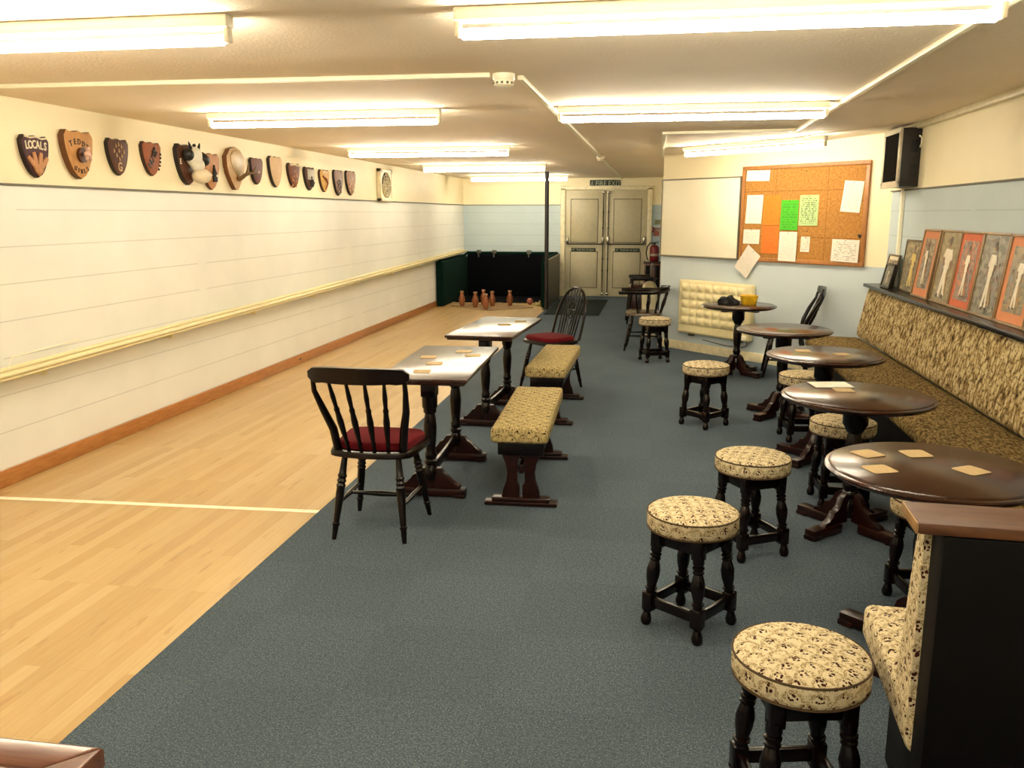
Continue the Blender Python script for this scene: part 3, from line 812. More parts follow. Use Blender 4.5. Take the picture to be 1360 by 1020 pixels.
for k in range(5):
    a = k * 2 * PI / 5
    b.prism([(0, -.03), (.16, -.06), (.175, .02), (0, .02)], 0, .004, Matrix.Translation((0, 0, .025)) @ Matrix.Rotation(a, 4, 'Z') @ Matrix.Rotation(.4, 4, 'X'))
b.lathe([(0, .0), (.04, .0), (.035, .03), (0, .036)], 16, (0, 0, .015)); b.build('blades', plain('yellowed_fan_blade', '#d8c078', .4), t)
b = MB()
for r in (.06, .10, .14): b.tube([(r * math.cos(k * PI / 12), r * math.sin(k * PI / 12), .056) for k in range(24)], .003, 5, closed=True)
for k in range(8): b.tube([(.03 * math.cos(k * PI / 4), .03 * math.sin(k * PI / 4), .056), (.18 * math.cos(k * PI / 4), .18 * math.sin(k * PI / 4), .056)], .003, 5)
b.build('grille', M['white_skirt'], t)

# ------------------------------------------------------------------ skittle pit
t = thing('skittle_pit_screen', (-2.78, 15.5, 0), 0, 'dark green padded three-sided screen around the skittle pit', 'screen')
def pad(c, d, name, mat, bev=.03):
    b = MB(); b.box(c, d, bev=bev, seg=3); return b.build(name, mat, t)
pad((-.905, -.02, .39), (.13, 2.0, .77), 'side_pad', M['green_cloth'])
pad((.895, -.02, .405), (.075, 1.95, .80), 'side_pad', M['green_cloth'])
pad((0, 1.02, .41), (1.72, .1, .80), 'back_pad', M['navy_cloth'])
b = MB(); b.tube([(-.905, -1.0, .780), (-.905, 1.0, .785), (-.86, 1.02, .835), (.9, 1.02, .835), (.9, -1.0, .815)], .03, 8); b.build('top_roll', M['green_cloth'], t)
b = MB(); b.box((.945, .02, .42), (.018, 1.95, .80)); b.build('outer_board', M['grey_board'], t)
b = MB(); b.tube([(.95, -1.0, .80), (.95, .95, .83)], .016, 8); b.tube([(.95, -1.0, .80), (.93, -1.04, .79), (.93, -1.04, .74)], .014, 8); b.build('edge_rail', M['steel'], t)
for x in (-.62, -.32, .36):
    b = MB(); b.box((x, .99, .86), (.09, .09, .07), bev=.02); b.tube([(x, .945, .84), (x, .94, .76)], .015, 6); b.build('clip', M['grey_board'], t)
b = MB(); b.box((0, .37, .007), (1.66, 1.2, .012)); b.build('pit_mat', M['navy_cloth'], t)

t = thing('steel_pole', (-1.80, 14.25, .006), 0, 'thin dark brown pole from floor to ceiling beside the pit', 'pole')
b = MB(); b.turned((0, 0, 0), (0, 0, ZC - .006), [(0, .034), (1, .034)], 16); b.build('shaft', M['pole'], t)
b = MB(); b.box((0, 0, .004), (.13, .13, .008), bev=.002); b.build('base_plate', M['pole'], t)

# pin deck diamond
b = MB(); C = [(-3.50, 14.60), (-2.74, 13.96), (-2.06, 14.55), (-2.76, 15.2)]
b.prism(list(reversed(C)) if False else C, .0005, .008); tag(b.build('pin_deck', M['deck'], smooth=0), 'diamond-shaped brown skittle deck board on the lane end', 'deck board')
b = MB()
for i in range(4):
    p, q = Vector(C[i]), Vector(C[(i + 1) % 4]); d = q - p
    b.box(((p.x + q.x) / 2, (p.y + q.y) / 2, .0105), (d.length + .03, .035, .005), rot=(0, 0, math.atan2(d.y, d.x)))
tag(b.build('deck_edging', M['chalk_dim'], smooth=0), 'pale worn strip edging around the diamond skittle deck', 'edging')

SK = [(0, .030), (.02, .034), (.06, .036), (.22, .048), (.42, .056), (.60, .048), (.74, .034), (.84, .026), (.88, .025), (.90, .030), (.97, .032), (1, .027)]
def skittle(x, y, label, first=[None], z=.0135):
    if first[0] is None:
        t = thing('skittle', (x, y, z), 0, label, 'skittle', 'skittles on the deck')
        b = MB(); b.turned((0, 0, 0), (0, 0, .255), SK, 20); b.build('body', M['skittle'], t)
        b = MB(); b.turned((0, 0, .226), (0, 0, .258), [(0, .031), (.2, .0335), (.8, .0335), (1, .029)], 20); b.build('band', plain('pale_skittle_band', '#d0a070', .45), t)
        first[0] = t; return t
    return dup(first[0], (x, y, z), 0, label)


skittle(-3.31, 14.55, 'leftmost orange-brown skittle, standing apart', z=.0135)
skittle(-3.04, 14.40, 'front-left skittle of the tight cluster')
skittle(-2.99, 14.86, 'rearmost skittle in the middle of the cluster')
skittle(-2.80, 14.10, 'skittle nearest the camera, at the deck front corner')
skittle(-2.78, 14.58, 'right skittle of the tight cluster, before the dark curtain')
skittle(-2.50, 14.75, 'skittle standing alone on the right of the deck')
tag(MB().ellipsoid((0, 0, 0), (.058, .058, .058), seg=24).build('skittle_ball', M['ball'], loc=(-2.19, 15.05, .059)), 'pink wooden ball on the right of the pit', 'ball')
tag(MB().ellipsoid((0, 0, 0), (.055, .055, .055), seg=24).build('skittle_ball', M['ball'], loc=(-3.18, 15.0, .056)), 'ball half hidden behind the leftmost skittles', 'ball')
b = MB()
rr = random.Random(3)
t_ = bmesh.new(); bmesh.ops.create_icosphere(t_, subdivisions=3, radius=1)
for v in t_.verts:
    q = 1 + rr.uniform(-.22, .22); v.co = Vector((v.co.x * .08 * q, v.co.y * .06 * q, max(-.2, v.co.z) * .05 * q + .012))
b._merge(t_, Matrix()); b.ellipsoid((.055, .0, .06), (.02, .02, .035), seg=10)
tag(b.build('rag', M['scrap'], loc=(-2.045, 14.86, .002)), 'crumpled pale yellow rag on the floor beside the pole', 'cloth')

b = MB(); b.box((0, 0, .006), (.88, 2.5, .012), bev=.004); tag(b.build('door_mat', M['mat'], loc=(-1.31, 14.75, .006)), 'dark grey entrance mat on the carpet before the fire doors', 'mat')


# ------------------------------------------------------------------ furniture
def ring_pts(r, n): return [(r * math.cos(2 * PI * i / n), r * math.sin(2 * PI * i / n)) for i in range(n)]


LEG = [(0, .017), (.06, .020), (.07, .024), (.10, .024), (.11, .018), (.16, .019), (.30, .025), (.46, .027), (.58, .022), (.66, .017), (.68, .022), (.71, .022), (.73, .017), (.77, .023), (.80, .023), (.82, .017), (.86, .022), (1, .022)]


def make_stool(loc, rz, label, group):
    t = thing('bar_stool', loc, rz, label, 'stool', group)
    b = MB()
    prof = [(0, .395), (.150, .395), (.166, .400), (.173, .415), (.173, .455), (.170, .463), (.160, .470), (.13, .477), (.07, .482), (0, .483)]
    b.lathe(prof, 40); b.build('seat', M['stool_fab'], t, cyl=.173, smooth=60)
    b = MB()
    for z, r in ((.462, .172), (.403, .170)): b.tube([(x, y, z) for x, y in ring_pts(r, 40)], .0032, 6, closed=True)
    b.build('piping', M['piping'], t.children[0])
    A = .098; B = .118
    b = MB()
    for s in (-1, 1):
        b.box((s * .088, 0, .362), (.02, .16, .062), bev=.003); b.box((0, s * .088, .362), (.16, .02, .062), bev=.003)
    b.prism(ring_pts(.14, 24), .387, .396)
    for (sx, sy) in ((1, 1), (1, -1), (-1, 1), (-1, -1)): pass
    b.build('apron', M['dark'], t)
    for (sx, sy) in ((1, 1), (1, -1), (-1, -1), (-1, 1)):
        b = MB()
        top = Vector((sx * .090, sy * .090, .385)); kn = Vector((sx * .107, sy * .107, .145)); ft = Vector((sx * B, sy * B, 0))
        ang = math.atan2(sy, sx) - PI / 4
        b.box(top.lerp(kn, .10), (.042, .042, .085), bev=.004)
        b.turned(kn + Vector((0, 0, -.01)), top.lerp(kn, .22), LEG, 12)
        b.box((sx * .110, sy * .110, .098), (.044, .044, .078), bev=.006)
        b.turned((sx * .115, sy * .115, .062), ft, [(0, .021), (.15, .014), (.3, .016), (.62, .022), (.85, .021), (1, .015)], 12)
        b.build('leg', M['dark'], t)
    for s in (-1, 1):
        b = MB(); b.box((s * .110, 0, .098), (.020, .19, .042), bev=.004); b.build('stretcher', M['dark'], t)
        b = MB(); b.box((0, s * .110, .098), (.19, .020, .042), bev=.004); b.build('stretcher', M['dark'], t)
    return t


zf = .006
GS = 'round floral stools'
st0 = make_stool((.40, 2.13, zf), R(12), 'nearest round floral stool, cut off by the bottom edge', GS)
for x, y, r, lab in ((.168, 3.187, -36, 'floral stool standing alone on the carpet, second nearest the camera'),
                     (.474, 4.00, 29, 'floral stool standing just behind the second-nearest one'),
                     (.392, 6.50, 47, 'floral stool on open carpet in front of the heater'),
                     (.004, 9.36, 20, 'far floral stool in front of the bow-backed chair'),
                     (1.055, 6.20, 8, 'floral stool half hidden under the middle round table'),
                     (1.035, 4.80, 4, 'floral stool behind the pedestal of the second round table'),
                     (1.135, 3.49, 9, 'floral stool under the nearest round table')):
    dup(st0, (x, y, zf), R(r), lab)

COLM = [(0, .052), (.05, .052), (.055, .06), (.10, .062), (.14, .052), (.17, .042), (.19, .055), (.22, .055), (.24, .042), (.27, .050), (.30, .05), (.33, .040), (.45, .050), (.60, .057), (.70, .050), (.76, .042), (.78, .056), (.82, .056), (.84, .066), (1, .066)]


def make_round_table(loc, rz, label, group):
    t = thing('round_table', loc, rz, label, 'table', group)
    b = MB()
    b.lathe([(0, .662), (.325, .662), (.345, .668), (.360, .680), (.362, .686), (.358, .691), (.348, .693), (.344, .697), (.338, .700), (0, .700)], 64)
    b.build('tabletop', M['table_top'], t, smooth=30)
    b = MB(); b.turned((0, 0, .07), (0, 0, .640), [(q, r * (.74 if q < .8 else .92)) for q, r in COLM], 20); b.build('column', M['dark'], t)
    b = MB()
    for a in (0, PI / 2): b.box((0, 0, .650), (.46, .06, .026), rot=(0, 0, a + PI / 4), bev=.004)
    b.build('bearer', M['dark'], t)
    for k in range(4):
        Mx = Matrix.Rotation(PI / 4 + k * PI / 2, 4, 'Z')
        b = MB()
        b.box(Mx @ Vector((.185, 0, .030)), (.21, .062, .044), rot=Mx, bev=.004)
        b.box(Mx @ Vector((.265, 0, .012)), (.06, .066, .024), rot=Mx, bev=.004)
        out = [(.03, .05), (.20, .05), (.19, .066), (.165, .075), (.14, .092), (.128, .115), (.105, .122), (.085, .145), (.075, .175), (.058, .19), (.03, .20)]
        b.prism(out, -.018, .018, Mx @ Matrix.Rotation(PI / 2, 4, 'X'), bev=.003)
        b.build('foot', M['dark_red'], t)
    return t


GT = 'round pub tables along the wall bench'
rt0 = make_round_table((.985, 3.113, zf), R(4), 'nearest round dark table with four beer mats, behind the dark bench end', GT)
for x, y, r, lab in ((1.0, 4.37, -3, 'second round dark table, carrying a white sheet and a beer mat'),
                     (1.08, 5.66, 5, 'middle round dark table with two pale mats'),
                     (1.0, 6.90, 2, 'bare round dark table, fourth along the wall bench'),
                     (.815, 8.70, 0, 'far round table holding the yellow tub, before the heater')):
    dup(rt0, (x, y, zf), R(r), lab)


def make_trestle(loc, rz, label, L=1.17, W=.5):
    t = thing('trestle_table', loc, rz, label, 'table', 'rectangular dark pub tables by the lane')
    b = MB(); b.box((0, 0, .705), (W, L, .022), bev=.006, seg=3); b.box((0, 0, .688), (W - .028, L - .028, .016), bev=.004); b.build('tabletop', M['table_top'], t)
    b = MB()
    for s in (-1, 1): b.box((0, s * (L / 2 - .22), .668), (W - .1, .06, .026), bev=.005)
    b.build('bearer', M['dark'], t)
    for s in (-1, 1):
        y = s * (L / 2 - .22)
        b = MB(); b.turned((0, y, .10), (0, y, .60), [(q, r * .66) for q, r in COLM], 18); b.box((0, y, .62), (.085, .085, .08), bev=.006); b.build('leg', M['dark'], t)
        b = MB(); b.box((0, y, .028), (.40, .065, .044), bev=.006)
        for q in (-1, 1): b.box((q * .17, y, .010), (.06, .07, .020), bev=.004)
        for q in (-1, 1):
            out = [(0, .05), (.17, .05), (.165, .07), (.14, .08), (.115, .105), (.10, .125), (.08, .135), (.06, .165), (0, .17)]
            Mx = Matrix.Translation((0, y, 0)) @ (Matrix() if q > 0 else Matrix.Rotation(PI, 4, 'Z')) @ Matrix.Rotation(PI / 2, 4, 'X')
            b.prism(out, -.02, .02, Mx, bev=.003)
        b.build('foot', M['dark_red'], t)
    b = MB(); b.box((0, 0, .145), (.022, L - .42, .06), bev=.004); b.build('stretcher', M['dark'], t)
    return t


tr0 = make_trestle((-1.235, 4.90, zf), R(2.0), 'nearer rectangular dark table by the lane, covered with beer mats')
dup(tr0, (-1.215, 6.555, zf), R(-3.0), 'farther rectangular dark table by the lane, shiny with two mats')


def make_bench(loc, rz, label, L=1.15):
    t = thing('upholstered_bench', loc, rz, label, 'bench', 'floral topped benches beside the lane tables')
    b = MB(); b.box((0, 0, .415), (.31, L, .085), bev=.022, seg=4); b.build('seat', M['bench_fab'], t, smooth=60)
    b = MB()
    for s in (-1, 1): b.box((s * .115, 0, .340), (.02, L - .16, .062), bev=.003); b.box((0, s * (L / 2 - .09), .330), (.25, .03, .08), bev=.004)
    b.build('apron', M['dark'], t)
    for s in (-1, 1):
        y = s * (L / 2 - .11)
        for q in (-1, 1):
            out = [(.008, .045), (.105, .045), (.098, .09), (.080, .14), (.075, .19), (.085, .24), (.105, .29), (.108, .32), (.008, .32), (.008, .27), (.020, .255), (.020, .225), (.012, .215), (.012, .20), (.020, .19), (.020, .13), (.008, .115)]
            b = MB(); Mx = Matrix.Translation((0, y, 0)) @ (Matrix() if q > 0 else Matrix.Rotation(PI, 4, 'Z')) @ Matrix.Rotation(PI / 2, 4, 'X')
            b.prism(out, -.018, .018, Mx, bev=.003); b.build('leg', M['dark_red'], t)
        b = MB(); b.box((0, y, .034), (.32, .07, .026), bev=.006); b.box((0, y, .014), (.40, .075, .020), bev=.004)
        b.build('foot', M['dark_red'], t)
    b = MB(); b.box((0, 0, .205), (.024, L - .2, .05), bev=.004)
    b.build('stretcher', M['dark_red'], t)
    return t


be0 = make_bench((-.712, 4.93, zf), R(2.2), 'nearer floral bench beside the first rectangular table')
dup(be0, (-.785, 6.80, zf), R(-.5), 'farther floral bench beside the second rectangular table')

CLEG = [(0, .011), (.10, .014), (.16, .0155), (.17, .019), (.19, .019), (.20, .015), (.36, .018), (.52, .021), (.60, .020), (.63, .0235), (.655, .018), (.68, .0235), (.71, .018), (.74, .0235), (.77, .018), (.85, .0165), (1, .014)]
SPN = [(0, .009), (.10, .010), (.13, .013), (.16, .010), (.30, .014), (.45, .0165), (.58, .012), (.62, .0145), (.66, .010), (.80, .0125), (.9, .010), (1, .008)]


def seat_outline(w, d, back=.42, n=10):
    """D-shaped wooden seat, front towards -y"""
    P = []
    for k in range(n + 1):
        a = PI * k / n
        P.append((w * .5 * math.cos(a) ** 1 if abs(math.cos(a)) > 1e-9 else 0.0, d * .30 + d * .22 * math.sin(a) ** .7))
    P += [(-w * .54, -d * .30), (-w * .47, -d * .44), (-w * .30, -d * .5), (w * .30, -d * .5), (w * .47, -d * .44), (w * .54, -d * .30)]
    return P


def chair_base(t, cushion, wd, w=.42, d=.40, zs=.415, mat_seat=None, sp=.0):
    b = MB(); b.prism(seat_outline(w, d), zs, zs + .032, bev=.010); b.build('seat', mat_seat or M[wd], t)
    if cushion:
        b = MB(); b.prism([(x * .9, y * .84 - .012) for x, y in seat_outline(w, d)], zs + .033, zs + .068, bev=.020, seg=4); b.build('cushion', M['red_cloth'], t, smooth=70)
    feet = {}
    for sx, sy, fx, fy in ((1, -1, .195, -.205), (-1, -1, -.195, -.205), (1, 1, .180, .215), (-1, 1, -.180, .215)):
        top = Vector((sx * .135, -.125 if sy < 0 else .135, zs + .004)); ft = Vector((fx, fy, 0)); feet[(sx, sy)] = (top, ft)
        b = MB(); b.turned(ft, top, CLEG, 12); b.build('leg', M[wd], t)
    q = {}
    for sx in (1, -1):
        a = feet[(sx, -1)][1].lerp(feet[(sx, -1)][0], .42); c = feet[(sx, 1)][1].lerp(feet[(sx, 1)][0], .42)
        b = MB(); b.turned(a, c, [(0, .008), (.3, .012), (.5, .015), (.7, .012), (1, .008)], 10); b.build('stretcher', M[wd], t); q[sx] = a.lerp(c, .5)
    b = MB(); b.turned(q[1], q[-1], [(0, .008), (.3, .012), (.5, .015), (.7, .012), (1, .008)], 10); b.build('stretcher', M[wd], t)
    return feet


def make_spindle_chair(loc, rz, label, group=None):
    """front towards local -y, back towards +y"""
    t = thing('spindle_back_chair', loc, rz, label, 'chair', group)
    chair_base(t, True, 'dark')
    # crest rail: curved board
    n = 18; ring = []
    for i in range(n + 1):
        u = -1 + 2 * i / n
        x = u * .245; y = .335 - .045 * u * u
        hgt = .040 - .012 * abs(u) ** 3; zc = .845
        if i in (0, n): hgt = .012
        th = .012 if i not in (0, n) else .006
        z0, z1 = zc - hgt - (.006 if abs(u) > .7 else 0), zc + hgt
        ring.append([Vector((x, y - th, z0)), Vector((x, y - th + .004, z1)), Vector((x, y + th, z1 - .002)), Vector((x, y + th - .004, z0))])
    b = MB(); b.rings(ring); b.build('crest_rail', M['dark'], t, smooth=50)
    for k in range(6):
        u = -1 + 2 * k / 5
        x0, y0 = u * .165, .185 - .035 * u * u; x1, y1 = u * .222, .335 - .045 * u * u
        b = MB()
        if k in (0, 5):
            b.tube([(x0, y0, .445), (x0 + u * .012, y0 + .02, .55), ((x0 + x1) / 2 + u * .012, (y0 + y1) / 2, .66), (x1, y1 - .012, .76), (x1, y1, .815)], [.021, .021, .018, .013, .011], 10); b.build('back_post', M['dark'], t)
        else:
            b.turned((x0, y0, .443), (x1, y1, .81), SPN, 10); b.build('spindle', M['dark'], t)
    return t


make_spindle_chair((-1.345, 4.02, zf), R(180), 'dark spindle-back chair with red cushion at the end of the near lane table')
ch = bpy.data.objects['spindle_back_chair']
dup(ch, (1.28, 8.72, zf), R(-95), 'dark spindle-back chair seen side-on against the slanted wall')

# wheelback chair
t = thing('wheelback_chair', (-.93, 7.76, zf), R(-44), 'dark hoop-backed chair with pierced wheel splat and red cushion', 'chair')
chair_base(t, True, 'dark')
hoop = []
for k in range(25):
    a = PI * k / 24; x = -.195 * math.cos(a) * (1 + .08 * math.sin(a)); zz = .44 + .46 * math.sin(a) ** .62
    hoop.append((x, .165 + (zz - .44) * .30, zz))
b = MB(); b.tube(hoop, .013, 8); b.build('hoop', M['dark'], t)
yb = lambda z: .165 + (z - .44) * .30
for x in (-.135, -.095, -.058, .058, .095, .135):
    zt_ = .44 + .46 * (1 - (abs(x) / .21) ** 2) ** .5 * .985
    b = MB(); b.turned((x * .85, yb(.44), .44), (x, yb(zt_), zt_), [(0, .006), (.4, .009), (1, .005)], 8); b.build('spindle', M['dark'], t)
b = MB()
for s in (-1, 1): b.tube([(s * .022, yb(.45), .45), (s * .014, yb(.55), .55), (s * .03, yb(.62), .62)], .008, 6); b.tube([(s * .03, yb(.78), .78), (s * .014, yb(.84), .84), (s * .02, yb(.895), .895)], .008, 6)
b.tube([(.052 * math.cos(q), yb(.70 + .075 * math.sin(q)), .70 + .075 * math.sin(q)) for q in [2 * PI * k / 24 for k in range(24)]], .008, 6, closed=True)
for k in range(6):
    q = k * PI / 3; b.tube([(0, yb(.70), .70), (.05 * math.cos(q), yb(.70 + .073 * math.sin(q)), .70 + .073 * math.sin(q))], .005, 6)
b.ellipsoid((0, yb(.70), .70), (.014, .01, .014), seg=8)
b.build('wheel_splat', M['dark'], t)

# bow-armed captain's chair
def bow_rail(z, r=.24, d=.30):
    P = []
    for k in range(25):
        a = -.12 * PI + (1.24 * PI) * k / 24
        P.append((r * math.cos(a) * (1.0 if math.sin(a) > 0 else 1.0), d * math.sin(a) - .02, z + .02 * max(0, math.sin(a)) ** 3))
    return [(r * 1.02, -.28, z - .004)] + P + [(-r * 1.02, -.28, z - .004)]


t = thing('captains_chair', (-.13, 10.2, zf), R(-92), 'dark bow-armed chair behind the far stool, beside the heater', 'chair')
chair_base(t, False, 'dark', w=.45, d=.42, mat_seat=wood('worn_brown_seat', '#3a2817', '#6a5132', .25, coat=.3))
b = MB(); b.tube(bow_rail(.685), [.020] + [.024] * 25 + [.020], 8, flat=.8); b.build('bow_rail', M['dark'], t)
b = MB(); b.tube([(x * 1.0, y + .004, z + .035) for x, y, z in bow_rail(.685)[8:-8]], .022, 8, flat=.6); b.build('crest', M['dark'], t)
P = bow_rail(.685)
for k in (2, 5, 8, 11, 13, 15, 18, 21, 24):
    x, y, z = P[k]
    b = MB(); b.turned((x * .78, y * .72 + .0, .44), (x, y, z), SPN, 10); b.build('spindle', M['dark'], t)

# armchair with brown upholstery further back
t = thing('armchair', (-.215, 12.75, zf), R(-86), 'dark-armed chair with brown leather seat, at the passage towards the fire doors', 'chair')
for sx in (-1, 1):
    b = MB(); b.box((sx * .25, -.0, .66), (.07, .34, .05), bev=.02, seg=3); b.build('arm', M['dark'], t)
    b = MB(); b.turned((sx * .245, -.20, 0), (sx * .25, -.13, .65), CLEG, 10); b.build('leg', M['dark'], t)
    b = MB(); b.turned((sx * .22, .19, 0), (sx * .23, .14, .65), CLEG, 10); b.build('leg', M['dark'], t)
b = MB(); b.box((0, 0, .50), (.42, .34, .12), bev=.045, seg=4); b.build('seat', M['brown_leather'], t)
b = MB(); b.box((0, 0, .33), (.40, .31, .24), bev=.02, seg=3); b.build('skirt', M['brown_leather'], t)
b = MB(); b.box((0, .17, .68), (.46, .06, .36), bev=.025, seg=3); b.build('backrest', M['brown_leather'], t)

# bin
t = thing('swing_bin', (-.075, 11.25, zf), 0, 'slim cream swing-top bin behind the bow-armed chair', 'bin')
def rrect(w, d, r, n=5):
    P = []
    for cx, cy, a0 in ((w / 2 - r, d / 2 - r, 0), (-w / 2 + r, d / 2 - r, PI / 2), (-w / 2 + r, -d / 2 + r, PI), (w / 2 - r, -d / 2 + r, 1.5 * PI)):
        for k in range(n + 1): P.append((cx + r * math.cos(a0 + k / n * PI / 2), cy + r * math.sin(a0 + k / n * PI / 2)))
    return P
b = MB(); b.rings([[Vector((x * s, y * s, z)) for x, y in rrect(.20, .20, .04)] for z, s in ((0, .82), (.03, .86), (.58, 1.0), (.59, 1.03), (.6, 1.03))]); b.build('body', M['bin'], t)
b = MB(); b.rings([[Vector((x * s, y * s, z)) for x, y in rrect(.20, .20, .05)] for z, s in ((.601, 1.04), (.63, 1.0), (.68, .78), (.71, .5), (.722, .3))]); b.build('lid', M['bin_lid'], t)

# ------------------------------------------------------------------ back corner: cabinet, extinguisher, signs
t = thing('small_cabinet', (-.07, 16.35, zf), 0, 'small brown wooden cabinet beside the fire doors under the extinguisher', 'cabinet')
b = MB(); b.box((0, 0, .36), (.30, .36, .64), bev=.005); b.build('body', M['cab_wood'], t)
b = MB(); b.box((0, 0, .69), (.34, .40, .025), bev=.006); b.build('top', M['dark_red'], t)
b = MB(); b.box((0, -.186, .36), (.25, .012, .56), bev=.004); dr = b.build('door', M['black_panel'], t)
b = MB(); b.ellipsoid((.09, -.2, .40), (.012, .012, .012), seg=8); b.build('knob', M['steel'], dr)
b = MB()
for s in (-1, 1): b.box((s * .12, 0, .02), (.04, .32, .04), bev=.004)
b.build('plinth', M['dark_red'], t)
t = thing('fire_extinguisher', (-.045, 16.38, zf + .704), 0, 'red fire extinguisher with black hose standing on the small cabinet', 'fire extinguisher')
b = MB(); b.lathe([(0, 0), (.078, 0), (.085, .01), (.085, .24), (.075, .275), (.045, .30), (.028, .305), (0, .305)], 28); b.build('cylinder', M['red_paint'], t)
b = MB(); b.lathe([(.0862, .10), (.0862, .145)], 28); b.bm.faces.ensure_lookup_table()
b.build('label_band', M['label_w'], t)
b = MB(); b.turned((0, 0, .305), (0, 0, .345), [(0, .02), (1, .016)], 10); b.box((.03, 0, .355), (.12, .022, .014), rot=(0, -.2, 0), bev=.003); b.box((.03, 0, .335), (.10, .02, .010), rot=(0, .1, 0), bev=.003); b.build('valve_lever', M['rubber'], t)
b = MB(); b.tube([(-.01, -.02, .33), (-.07, -.03, .345), (-.13, -.03, .28), (-.15, -.03, .16), (-.13, -.03, .05), (-.105, -.03, .02)], .011, 8); b.build('hose', M['rubber'], t)
t = thing('call_point', (-.118, YB - .002, 1.285), 0, 'small red fire alarm call point on the wall beside the doors', 'alarm', wall=True)
b = MB(); b.box((-.0, 0, .025), (.095, .095, .05), bev=.006); b.build('case', M['red_plain'], t)
b = MB(); b.box((0, 0, .05), (.055, .05, .006), bev=.002); b.build('glass_panel', M['label_w'], t)
def little_sign(x, z, w, h, mat, label, ink):
    t = thing('wall_notice', (x, YB - .002, z), 0, label, 'notice', wall=True)
    b = MB(); b.box((0, 0, .004), (w, h, .008), bev=.001); b.build('plate', mat, t)
    b = MB()
    for k in range(3): b.box((0, h * (.25 - .25 * k), .0085), (w * .7, h * .09, .002))
    b.build('print', ink, t); return t
little_sign(.0, 1.425, .13, .1, plain('pale_green_notice', '#c9cf9a', .5), 'pale green notice on the far wall above the orange one', M['sign_green'])
little_sign(.0, 1.30, .16, .045, plain('orange_red_notice', '#c25a35', .5), 'thin orange notice beside the red call point', M['label_w'])
little_sign(-.02, 1.215, .12, .10, plain('orange_pink_notice', '#d98a66', .5), 'pinkish square notice below the thin orange one', M['red_plain'])

# ------------------------------------------------------------------ slanted wall furniture
def on_wall(s, z, off=0.0):
    p = W0 + WD * s + Vector((WD.y, -WD.x)) * off
    return (p.x, p.y, z)


# storage heater
t = thing('panel_heater', on_wall(.74, .53, .0), WANG, 'cream dimpled panel heater on the slanted wall', 'heater', wall=True)
b = MB(); W_, H_, nx, ny = 1.04, .615, 84, 50; D_ = .10
grid = []
for j in range(ny + 1):
    row = []
    for i in range(nx + 1):
        x = -W_ / 2 + W_ * i / nx; y = -H_ / 2 + H_ * j / ny
        m = 0.0
        if -.46 < x < .46 and -.20 < y < .27:
            m = (abs(math.sin((x + .46) / .92 * 8 * PI)) * abs(math.sin((y + .20) / .47 * 5 * PI))) ** .6
        e = min((x + W_ / 2), (W_ / 2 - x), (y + H_ / 2), (H_ / 2 - y)); ed_ = min(1, e / .025)
        z = D_ - .02 * (1 - math.sqrt(max(0, 1 - (1 - ed_) ** 2))) + .030 * m - (.006 if -.21 < y < -.20 else 0)
        row.append(b.bm.verts.new((x, y, z)))
    grid.append(row)
for j in range(ny):
    for i in range(nx): b.bm.faces.new((grid[j][i], grid[j][i + 1], grid[j + 1][i + 1], grid[j + 1][i]))
b.box((0, 0, .045), (W_ - .004, H_ - .004, .07), bev=.01)
b.build('casing', M['heater'], t, smooth=50)
b = MB()
for x in (-.35, .35): b.box((x, -.315, .04), (.05, .05, .06), bev=.004)
b.build('bracket', M['heater_dk'], t)
b = MB(); b.box((W_ / 2 - .07, -.27, .105), (.09, .05, .012), bev=.004); b.build('control_cover', M['white_pvc'], t)
b = MB(); b.tube([(.44, -.31, .03), (.44, -.36, .02), (.36, -.39, .012), (.1, -.395, .012), (-.2, -.37, .012)], .005, 6); b.build('cable', M['heater_dk'], t)

# whiteboard
t = thing('whiteboard', on_wall(.412, 1.532, .0), WANG, 'plain cream-white board beside the cork noticeboard', 'whiteboard', wall=True)
b = MB(); b.box((0, 0, .012), (1.15, .86, .022), bev=.003); b.build('board', M['white_board'], t)
b = MB()
b.box((0, .435, .016), (1.17, .014, .03), bev=.003); b.box((0, -.435, .018), (1.17, .018, .036), bev=.003)
for s in (-1, 1): b.box((s * .58, 0, .016), (.014, .87, .03), bev=.003)
b.build('frame', M['alu'], t)

# cork noticeboard
t = thing('cork_noticeboard', on_wall(1.757, 1.578, .0), WANG, 'large framed cork noticeboard on the slanted wall', 'noticeboard', wall=True)
NW, NH = 1.49, .985
b = MB(); b.box((0, 0, .010), (NW - .03, NH - .03, .018)); b.build('cork', M['cork'], t)
b = MB()
for s in (-1, 1): b.box((0, s * (NH / 2 - .02), .016), (NW, .04, .03), bev=.005); b.box((s * (NW / 2 - .02), 0, .016), (.04, NH - .08, .03), bev=.005)
b.build('frame', M['cork_frame'], t)
b = MB()
for (x, y) in ((.70, .42), (.05, .42), (.1, -.17), (.35, .1)): b.ellipsoid((x, y, .022), (.006, .006, .005), seg=8)
b.build('pin', M['dark_metal'], t)


